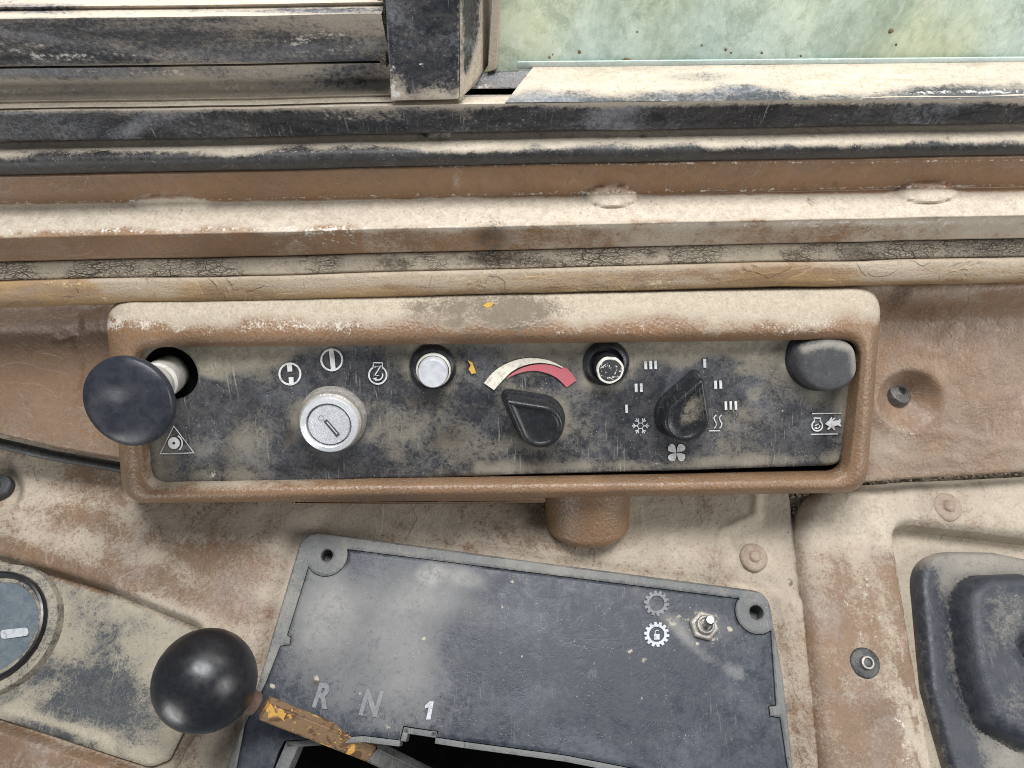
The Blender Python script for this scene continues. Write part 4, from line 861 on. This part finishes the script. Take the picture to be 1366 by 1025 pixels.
# brown boss under the bezel
bc = P(783, 689, -.022); rb_ = msize(56, bc)
_pr = [(0, 0)] + [(rb_ * math.sin(R(a_)) ** .8, .009 * (1 - math.cos(R(a_)))) for a_ in (12, 25, 40, 55, 70, 82, 90)] + [(rb_ * 1.0, .02), (rb_ * 1.0, .036), (rb_ * .5, .037), (0, .037)]
bos = obj('column_boss', lathe('column_boss', _pr, P(783, 716, -.024), (0, 1, .02), 56), mt['vinyl'])
tag(bos, 'short brown round boss joining the bezel to the console', 'boss')
# flat brown tab under the bezel
tb = [P(395, 668, -.004), P(730, 664, -.004), P(730, 676, -.004), P(480, 678, -.004), P(400, 674, -.004)]
box8('support_tab', [P(390, 673, .0), P(728, 671, .0), P(728, 655, .0), P(390, 660, .0)], [P(390, 673, -.004), P(728, 671, -.004), P(728, 655, -.004), P(390, 660, -.004)], mt['vinyl'], dash, .0012, 6)
# bolts
def capbolt(name, label, px, py, r, pl, mat, h=0.0, slot=True, hh=.0052):
    p = pl.at(px, py, h); rm = msize(r, p); t = thing(name, label, 'bolt', p)
    obj('washer_head', lathe('washer_head', [(rm * 1.05, -.003), (rm * 1.04, .0004), (rm * .98, .0013), (rm * .86, .0019), (rm * .6, .0021), (rm * .44, .0024), (rm * .38, .0036), (rm * .28, .0042), (0, .0044)], p, pl.N, 36, .01), mat, t); return t
capbolt('console_bolt', 'paint covered round bolt on the console near the shift plate corner', 1005, 744, 18, PC, mt['oldpaint'], -.003)
capbolt('console_bolt', 'black round bolt head half cut off by the left edge of the picture', -2, 650, 17, PC, mt['blackbolt'], -.004)

# gauge plate and gauge
gpl_ = thing('gauge_plate', 'dark sloping plate smeared with dust around the round gauge', 'plate', PC.at(120, 900, -.005))
gi_uv = PC.poly(round_poly([(-60, 734), (0, 754), (150, 797), (261, 842), (254, 956), (226, 1014), (200, 1024), (0, 959), (-60, 938)], [0, 0, 0, 12, 10, 14, 24, 0, 0]), -.0035)
def at_gp(px, py, u, v, s, co):
    n = fbm(co, 45, 4, 31); d = .74 + .4 * n + .2 * fbm(co, 140, 4, 32)
    d -= .6 * E(px, py, 130, 925, 100, 34, 10, .7) + .4 * E(px, py, 190, 975, 50, 22, 15, .6) + .45 * E(px, py, 60, 975, 60, 14, 20, .6) + .3 * E(px, py, 165, 860, 40, 30, -50, .8) + .3 * E(px, py, 20, 940, 40, 16)
    d += .5 * L(px, py, [(10, 945), (70, 965), (140, 985), (150, 1010)], 5) + .5 * L(px, py, [(190, 1015), (230, 990), (250, 940)], 16) + .4 * E(px, py, 40, 935, 60, 12, -30)
    return dict(dust=d)
obj('plate', sheet('plate', PC, lambda u, v: sdf_poly(gi_uv, u, v), bbox(gi_uv), .0011, lambda u, v, s, b: -.0030 + edge_round(s, .001) + fbm(b, 30, 3, 1) * .0006, .004, at_gp), mt['gaugeplate'], gpl_)
gc_ = PC.at(-8, 838, .0); rg0 = msize(86, gc_)
ga_ = thing('gauge', 'round dial gauge with black rim, cut off by the left edge', 'gauge', gc_)
ringlathe('rubber_seat', [(rg0, -.003), (rg0 * .99, -.001), (rg0 * .97, .0016), (rg0 * .90, .0026), (rg0 * .86, .003), (rg0 * .80, .002)], gc_, mt['seatdust'], ga_, 72, .003, PC.N)
ringlathe('rim', [(rg0 * .845, .0), (rg0 * .845, .0045), (rg0 * .83, .0058), (rg0 * .80, .0062), (rg0 * .77, .0045), (rg0 * .745, .0025), (rg0 * .74, -.001)], gc_, mt['ball'], ga_, 72, 0, PC.N)
dialm = grime('dial_face', (.10, .125, .145), (.13, .155, .17), dust=(.40, .38, .34), dust2=(.30, .28, .25), rough=.12, dsc=45, dn=.9, dsoft=.4, dust0=.1, film=.25, seed=17)
ringlathe('dial_glass', [(rg0 * .755, .0), (rg0 * .755, .0016), (rg0 * .5, .0024), (0, .0028)], gc_, dialm, ga_, 64, 0, PC.N)
ringlathe('dust_ring', [(rg0 * .75, .0014), (rg0 * .75, .0026), (rg0 * .70, .0024), (rg0 * .68, .0017)], gc_, mt['seatdust'], ga_, 64, .006, PC.N)
Print(PC.up(.0030)).poly(round_poly([(0, 841), (37, 837), (39, 848), (2, 853)], 5, 6)).build('needle', mt['printgrey'], ga_)

# ------------------------------------------------------------------ shift plate
sp = thing('shift_plate', 'dark blue grey gear shift cover plate, scratched, with faded letters', 'plate', PC.at(700, 870, 0))
HP = .0038
PF = PC.up(HP)
def uvF(l): return PF.poly(l)
ins_px = [(420, 728), (722, 766), (1025, 804), (1028, 842), (1035, 941), (1025.5, 942), (1027, 956), (1040.5, 958), (1056, 1062), (960, 1062), (846, 1025), (754, 1007), (620, 989), (582, 983), (584.5, 975.5), (538, 968.5), (533, 987), (485, 981), (378.5, 988.5), (370, 1005), (352, 1062), (296, 1062), (316, 1025), (327, 967), (355, 911), (374, 862.5), (386.8, 860.5), (388.5, 849.5), (383.5, 847.5), (411, 759)]
ins_uv = uvF(ins_px); frF_uv = uvF(fr_px)
cut_uv = uvF([(378.5, 988.5), (485, 981), (533, 987), (538, 968.5), (584.5, 975.5), (582, 983), (620, 989), (754, 1007), (846, 1025), (960, 1062), (960, 1090), (340, 1090), (352, 1062), (370, 1005)])
holes = [(np.array(PF.uv(436, 741)), .0030), (np.array(PF.uv(1009, 817)), .0034)]
ER = msize(28, PF.at(436, 741))
def ins_sdf(u, v):
    s = sdf_poly(ins_uv, u, v)
    for c_, r_ in holes: s = np.maximum(s, ER - np.hypot(u - c_[0], v - c_[1]))
    return s
def frm_sdf(u, v):
    s = np.maximum(sdf_poly(frF_uv, u, v), -ins_sdf(u, v) + .0003); s = np.maximum(s, -sdf_poly(cut_uv, u, v) + .0003)
    for c_, r_ in holes: s = np.maximum(s, r_ - np.hypot(u - c_[0], v - c_[1]))
    return s
def h_frm(u, v, s, b):
    h = edge_round(s, .0007) - .0025 * ss(-.0016, .0002, sdf_poly(frF_uv, u, v))
    return h + .0006
def at_frm(px, py, u, v, s, co): return dict(dust=.25 + .5 * fbm(co, 60, 4, 1) - .2 * ss(880, 1020, px))
obj('frame', sheet('frame', PF, frm_sdf, bbox(frF_uv), .0007, h_frm, .004, at_frm), mt['plateframe'], sp)
def at_ins(px, py, u, v, s, co):
    n = fbm(co, 20, 4, 41); n2 = fbm(co, 90, 4, 42)
    d = -.08 + .3 * n + .1 * n2 + .72 * E(px, py, 490, 860, 130, 120, 0, .9) + .3 * E(px, py, 580, 790, 60, 30, 0, 1) + .3 * E(px, py, 430, 800, 40, 60) - .25 * E(px, py, 640, 880, 60, 60)  # broad pale patch on the left paints a hazy reflection, laid in as dust
    d += .6 * E(px, py, 573, 766, 16, 14) + .4 * E(px, py, 620, 770, 40, 12, 15) + .5 * E(px, py, 790, 900, 10, 9) + .6 * E(px, py, 938, 836, 46, 26, 10, .8) + .45 * L(px, py, [(850, 788), (895, 830), (930, 870), (985, 900)], 9) + .35 * E(px, py, 1005, 880, 28, 50, 0, .8)
    d += .25 * E(px, py, 660, 830, 40, 30) - .3 * E(px, py, 700, 790, 50, 20)
    s_ = 0 * px
    for cx, cy, r in ((696, 876, 3.4), (671, 918, 2.6), (684, 776, 4), (670, 811, 4), (748, 900, 2), (566, 852, 5), (841, 868, 5), (860, 880, 7), (517, 970, 7), (480, 925, 4), (422, 906, 6), (364, 915, 6), (856, 932, 3), (897, 948, 3), (930, 858, 4), (975, 840, 5)): s_ += E(px, py, cx, cy, r * .72, r * .72, 0, .9) * .62
    s_ += .46 * E(px, py, 936, 836, 38, 24, 10, .9) + .2 * L(px, py, [(848, 786), (895, 828)], 6) + .16 * E(px, py, 660, 828, 30, 22, -20, 1)
    so = E(px, py, 421, 911, 4, 4) * .9 + E(px, py, 473, 923, 2.5, 2.5) * .9 + L(px, py, [(528, 897), (570, 897), (610, 888)], 1.2) * .5 + E(px, py, 735, 776, 20, 4) * .4 + E(px, py, 900, 805, 12, 9) * .4
    return dict(dust=d, salt=s_, soot_shade=so)
obj('insert_plate', sheet('insert_plate', PF, ins_sdf, bbox(ins_uv), .0008, lambda u, v, s, b: edge_round(s, .0006) + fbm(b, 10, 2, 1) * .0003, .0045, at_ins), mt['plate'], sp)
for c_, r_ in holes:
    q = PF.pt(c_[0], c_[1], -.004)
    obj('screw_hole', lathe('screw_hole', [(r_ * .2, -.006), (r_ * 1.02, -.006), (r_ * 1.02, .0042)], q, PC.N, 28), mt['plateframe'], sp)
# flange under the lower edge
fl_px = [(356, 1050), (382, 989.5), (485, 982), (534, 988), (539, 970), (583, 976.5), (581, 984), (620, 990), (754, 1008), (850, 1027)]
for k, (a_, b_) in enumerate(zip(ins_px[13:21][::-1][:-1] if False else fl_px[:-1], fl_px[1:])):
    A = [PF.at(*a_, -.0008), PF.at(*b_, -.0008)]; d_ = np.array([0, 0, 0]) + PC.N * -.012
    e_ = (A[1] - A[0]); n_ = -np.cross(PC.N, e_ / np.linalg.norm(e_)) * (.006 if k == 0 else .0026)
    box8('edge_flange', [A[0], A[1], A[1] + d_, A[0] + d_], [A[0] + n_, A[1] + n_, A[1] + d_ + n_, A[0] + d_ + n_], mt['plateframe'], sp, .0003)
# near-black sheet, the shade of the hollow beneath put into its colour
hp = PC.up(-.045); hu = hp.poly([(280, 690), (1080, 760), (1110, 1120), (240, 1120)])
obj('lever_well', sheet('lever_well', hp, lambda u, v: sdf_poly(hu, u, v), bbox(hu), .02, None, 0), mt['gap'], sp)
# gear lock symbols
PI = PF.up(.0005)
def gear(cx, cy, mat, a0=0, a1=360, ins=True):
    pr = Print(PI); nt = 14
    pr.ring(cx, cy, 11.8, 3.4, a0, a1)
    for k in range(nt):
        t_ = k * 360 / nt + 6
        if not (a0 <= t_ <= a1): continue
        t_ = R(t_); c_, s_ = math.cos(t_), math.sin(t_); pr.poly([(cx + r_ * c_ - w_ * s_, cy + r_ * s_ + w_ * c_) for r_, w_ in ((13, -2.3), (16.8, -1.7), (16.8, 1.7), (13, 2.3))])
    if ins: pr.rect(cx - 3.6, cy - .5, cx + 3.8, cy + 7); pr.line([(cx - 2.2, cy - .4), (cx - 2, cy - 4), (cx + .4, cy - 5.8), (cx + 2.8, cy - 4.4)], 1.1)
    pr.build('gear_lock_symbol' if ins else 'gear_symbol', mat, sp)
gear(876, 846.5, mt['printgrey']); gear(876, 805, mt['printfaint'], 170, 355, False); gear(876, 805, mt['printfaint'], 0, 165, False)
def letter(ch, cx, cy, hpx, mat, rot, shear=.18):
    cu = bpy.data.curves.new('letter', 'FONT'); cu.body = ch; cu.offset = .035; cu.align_x = 'CENTER'; cu.shear = shear
    ob = bpy.data.objects.new('letter', cu); C.objects.link(ob); dg = bpy.context.evaluated_depsgraph_get(); me = bpy.data.meshes.new_from_object(ob.evaluated_get(dg)); bpy.data.objects.remove(ob)
    co = np.array([v.co[:] for v in me.vertices]); co[:, 1] -= co[:, 1].mean() * 0 + .36
    sc = msize(hpx, PI.at(cx, cy)) / .72; u0, v0 = PI.uv(cx, cy); c_, s_ = math.cos(R(rot)), math.sin(R(rot))
    x, y = co[:, 0] * sc, co[:, 1] * sc * 1.25; w = PI.pt(u0 + x * c_ - y * s_, v0 + x * s_ + y * c_, .0002)
    me.vertices.foreach_set('co', w.ravel()); me.update(); me.materials.clear(); o = obj('gear_letter', me, mat, sp); return o
letter('R', 428, 927, 24, mt['printfaint'], -8); letter('N', 493.5, 937, 25, mt['printfaint'], -8)
Print(PI, .0002).poly([(300 + x_ / 4.27, 850 + y_ / 4.27) for x_, y_ in ((1190, 367), (1171, 470), (1146, 470), (1161, 400), (1140, 408), (1141, 390), (1166, 367))]).build('gear_numeral_one', mt['printgrey'], sp)
# toggle switch
tp = PF.at(938, 835, 0); tg = thing('toggle_switch', 'small steel toggle switch with hex nut on the shift plate corner', 'switch', tp)
rn = msize(18, tp)
obj('nut', lathe('nut', [(rn, 0), (rn, .0022), (rn * .9, .003), (rn * .66, .003)], tp, PC.N, 48, 0, lambda t: 1 / max(math.cos((t + .3) % (math.pi / 3) - math.pi / 6), .01) * .94), mt['dustymetal'], tg)
obj('bushing', lathe('bushing', [(rn * .66, .0), (rn * .66, .0052), (rn * .6, .0058), (rn * .5, .0058), (rn * .44, .0040), (0, .0036)], tp, PC.N, 36), mt['dustymetal'], tg)
la = PF.at(941, 834, .004); lb = PF.at(947.5, 827, .014)
obj('lever', tube('lever', [la, la + (lb - la) * .4, la + (lb - la) * .85, lb], [.0016, .0018, .0024, .0018], 16), plain('toggle_steel', (.45, .44, .43), .25, .9, .3), tg)

# ------------------------------------------------------------------ gear lever
bz_ = .062
bcn = P(272.5, 907, bz_); rbl = msize(66.5, bcn)
lv = thing('gear_lever', 'gear lever with glossy black ball knob and worn yellow brown shaft', 'lever', PC.at(560, 1020, -.02))
gv = []
s0 = P(338, 938, bz_ - .006); s1 = P(505, 1002, .036); s2 = P(640, 1065, .012)
dirl = (s0 - bcn); dirl /= np.linalg.norm(dirl)
pr = []
for i in range(25):
    t_ = math.pi * i / 24; r_ = rbl * math.sin(t_); 
    pr.append((max(r_, 0), -rbl * math.cos(t_) * (1.03 if i < 12 else .97)))
pr[0] = (0, pr[0][1]); pr[-1] = (0, pr[-1][1])
obj('ball_knob', lathe('ball_knob', pr, bcn, -dirl, 64, 0.0), mt['ball'], lv)
obj('ferrule', tube('ferrule', [bcn + dirl * rbl * .85, bcn + dirl * rbl * 1.02, bcn + dirl * rbl * 1.05, bcn + dirl * rbl * 1.22], [.0062, .006, .0052, .0050], 24), grime('rusty_ferrule', (.13, .075, .05), (.09, .055, .04), rough=.6, dsc=250, dn=1.0, rel=.9), lv)
leverm = NT('worn_lever_paint')
_n = leverm.noise(110, 6, .68, 1.2); _n2 = leverm.noise(160, 4, .6, 1.0, None, 6)
_c = leverm.mix(leverm.st(_n, .46, .5), (.105, .055, .030), (.20, .125, .065)); _c = leverm.mix(leverm.ma('MULTIPLY', leverm.st(leverm.ma('ADD', _n2, leverm.ma('MULTIPLY', leverm.attr('salt'), 1.0)), .57, .63), 1), _c, (.56, .31, .07))
_c = leverm.mix(leverm.ma('MULTIPLY', leverm.st(leverm.noise(900, 3), .5, .7), .4), _c, (.11, .07, .045)); leverm._in(leverm.b.inputs['Base Color'], _c); leverm.b.inputs['Roughness'].default_value = .5
leverm._in(leverm.b.inputs['Normal'], leverm.bump(leverm.ma('ADD', leverm.st(_n2, .60, .64), _n), .6, .0005))
def bar(name, a, b, wd, th, up, mat, par, bev=.0012, attrs=None, sub=10):
    a, b = np.array(a), np.array(b); d = (b - a) / np.linalg.norm(b - a); up = np.array(up, float); side = np.cross(d, up); side /= np.linalg.norm(side); up = np.cross(side, d)
    f = [a - side * wd + up * th, a + side * wd + up * th, b + side * wd + up * th, b - side * wd + up * th]; bk = [a - side * wd - up * th, a + side * wd - up * th, b + side * wd - up * th, b - side * wd - up * th]
    return box8(name, f, bk, mat, par, bev, sub, attrs)
sA = P(352, 944, bz_ - .008); sB = P(494, 1001, .038)
bar('shaft', sA, sB, .0042, .0036, (-.15, .45, 1), leverm.m, lv, .0009, lambda px, py, v: dict(salt=.16 * E(px, py, 365, 945, 10, 14) + .10 * E(px, py, 385, 958, 30, 5, 25) + .12 * E(px, py, 470, 985, 12, 14) - .02))
bar('shaft_lower', sB, P(640, 1072, .016), .0042, .0036, (-.15, .45, 1), mt['plateframe'], lv, .001)
tube_o = obj('shift_cable', tube('shift_cable', [P(560, 1000, .01), P(590, 1012, .012), P(630, 1030, .014), P(680, 1060, .016)], .0028, 12), mt['plateframe']); tag(tube_o, 'grey curved cable end in the dark lever slot', 'cable')

# ------------------------------------------------------------------ right console, boot, grit
PRt = PC.up(.004)
rc = thing('side_console', 'brown rounded side console frame around the rubber boot, worn and dusty', 'console', PRt.at(1150, 850, -.01))
ro_px = round_poly([(1062, 645), (1430, 627), (1430, 1075), (1096, 1075), (1078, 880)], [62, 0, 0, 0, 0], 12); ro_uv = PRt.poly(ro_px)
ri_px = round_poly([(1192, 694), (1300, 706), (1430, 722), (1430, 1075), (1258, 1075), (1214, 830)], [22, 0, 0, 0, 0, 0], 10); ri_uv = PRt.poly(ri_px)
def h_rc(u, v, s, b):
    o_ = sdf_poly(ro_uv, u, v); i_ = -sdf_poly(ri_uv, u, v)
    h = edge_round(o_, .0095) + edge_round(i_, .006) + fbm(b, 40, 4, 5) * .0008
    px, py = proj(b); h += .0008 * ss(1130, 1110, px + (py - 900) * -.1) * 0
    return h
def at_rc(px, py, u, v, s, co):
    n = fbm(co, 40, 4, 51); n2 = fbm(co * np.array([2.2, .6, .6]), 60, 4, 52)
    d = .27 + .35 * n + .4 * n2 + .5 * (1 - ss(690, 800, py + n * 90)) + .35 * E(px, py, 1225, 930, 30, 120, -8) * (n2 > -.05) + .2 * E(px, py, 1120, 690, 60, 40) - .2 * E(px, py, 1110, 900, 22, 160) - .1 * E(px, py, 1150, 980, 40, 80)
    sa = L(px, py, [(1190, 705), (1240, 712), (1366, 728)], 9) * .28 + E(px, py, 1215, 690, 26, 14) * .3 + L(px, py, [(1150, 760), (1165, 850)], 9) * .3 + L(px, py, [(1195, 930), (1215, 1025)], 9) * .32 + L(px, py, [(1120, 790), (1145, 830), (1150, 850)], 2) * .35
    return dict(dust=d, salt=sa, soot_shade=E(px, py, 1255, 868, 5, 3) * .4)
obj('console_frame', sheet('console_frame', PRt, lambda u, v: np.maximum(sdf_poly(ro_uv, u, v), -sdf_poly(ri_uv, u, v)), bbox(ro_uv), .0011, h_rc, .014, at_rc), mt['console'], rc)
PFl = PRt.up(-.019); fl_uv = PFl.poly([(1130, 660), (1450, 650), (1450, 1100), (1150, 1100)])
obj('recess_floor', sheet('recess_floor', PFl, lambda u, v: sdf_poly(fl_uv, u, v), bbox(fl_uv), .0014, lambda u, v, s, b: fbm(b, 40, 4, 2) * .001, .002, lambda px, py, u, v, s, co: dict(dust=.75 + .2 * fbm(co, 60, 3, 3), soot_shade=L(px, py, [(1300, 718), (1340, 722), (1356, 735)], 4) * .5)), mt['console'], rc)
capbolt('frame_bolt', 'dusty painted bolt on the top edge of the side console', 1263, 677, 19, PRt, mt['oldpaint'], -.001)
fb = capbolt('frame_bolt', 'black screw on the left upright of the side console frame', 1152.5, 885, 20, PRt, grime('dull_bolt', (.05, .05, .052), (.09, .088, .085), rough=.35, metal=.6, dsc=200, dust0=.15, dn=1.2, dsoft=.3), -.001)
fp_ = PRt.at(1152.5, 885, -.001); fr_ = msize(20, fp_); obj('socket_ring', lathe('socket_ring', [(fr_ * .42, .0025), (fr_ * .41, .0046), (fr_ * .30, .0048), (fr_ * .28, .0040)], fp_, PRt.N, 24), mt['dustymetal'], fb)
# boot
bt = thing('rubber_boot', 'black stepped rubber boot dusted grey, at the right edge', 'boot', PRt.at(1330, 900, -.01))
PB = PRt.up(-.009)
bo_uv = PB.poly(round_poly([(1222, 733), (1330, 735), (1450, 760), (1450, 1100), (1292, 1100), (1240, 920)], [46, 0, 0, 0, 0, 0], 12))
bi_px = round_poly([(1274, 764), (1440, 764), (1470, 900), (1440, 1005), (1370, 1002), (1312, 968), (1288, 890)], [46, 30, 30, 40, 20, 34, 30], 10)
bi_uv = PB.poly(bi_px, .008); cb = PB.uv(1380, 868, .012)
def h_bt(u, v, s, b):
    i_ = sdf_poly(bi_uv, u, v); h = edge_round(s, .0048) + .0005 * fbm(b, 50, 3, 1)
    t_ = np.clip(-i_ / .009, 0, 1); h += .0125 * np.sqrt(1 - (1 - t_) ** 2) - .0008 * np.exp(-(i_ / .0016) ** 2)
    h -= .008 * np.exp(-(np.hypot(u - cb[0], v - cb[1]) / .0065) ** 2); return h
def at_bt(px, py, u, v, s, co):
    i_ = sdf_poly(bi_uv, u, v); n = fbm(co, 40, 4, 61); d = np.where(i_ > 0, .55 + .4 * n + .25 * (1 - ss(740, 800, py)) - .6 * L(px, py, [(1232, 770), (1250, 900), (1285, 1025)], 16), -.1 + .35 * n + (.42 * E(px, py, 1345, 830, 30, 60, -15, .9) + .36 * E(px, py, 1350, 950, 36, 36, 20, .9)) * ss(-.003, -.010, i_))
    return dict(dust=d, salt=.22 * E(px, py, 1352, 820, 18, 50, -10) + .0 * px)
obj('bellows', sheet('bellows', PB, lambda u, v: sdf_poly(bo_uv, u, v), bbox(bo_uv), .0011, h_bt, .008, at_bt), mt['boot'], bt)
lp = PB.pt(cb[0], cb[1], 0); obj('lever_stub', tube('lever_stub', [lp, lp + PB.N * .012 + np.array([.006, 0, 0]), lp + PB.N * .03 + np.array([.03, 0, 0])], [.006, .0055, .005], 16), mt['boot'], bt)

# dirt lodged in the crevices
cr = PC.up(-.0045); cr_uv = cr.poly([(1040, 615), (1450, 600), (1450, 690), (1120, 690), (1120, 1100), (1050, 1100)])
d_ = obj('dirt', sheet('dirt', cr, lambda u, v: sdf_poly(cr_uv, u, v), bbox(cr_uv), .0016, lambda u, v, s, b: fbm(b, 150, 4, 2) * .005, .0), mt['dirt']); tag(d_, 'packed dirt in the gap beside the side console', 'dirt', kind='stuff')
pv, pf = [], []
ico = bmesh.new(); bmesh.ops.create_icosphere(ico, subdivisions=1, radius=1); iv = np.array([v.co[:] for v in ico.verts]); jf = [[v.index for v in f.verts] for f in ico.faces]; ico.free()
for k in range(420):
    if k < 300: gx = random.uniform(1050, 1366); gy = 655 - (gx - 1050) * .075 + random.uniform(-7, 3) + (8 if gx < 1100 else 0); hh = -.0045
    else: gy = random.uniform(665, 1025); gx = 1061 + (gy - 665) * .087 + random.uniform(-5, 4); hh = -.006
    r_ = random.uniform(.0004, .0012); p = cr.at(gx, gy, 0) + cr.N * (.0055 + hh + .002 * random.random()); n0 = len(pv) 
    for q in iv: pv.append(p + q * r_ * np.array([random.uniform(.6, 1.2), random.uniform(.6, 1.2), .8]))
    pf += [[n0 + i for i in f] for f in jf]
g_ = obj('grit', mesh('grit', pv, pf, smooth=False), mt['pebble']); tag(g_, 'loose grit lying in the seams around the side console', 'grit', kind='stuff')
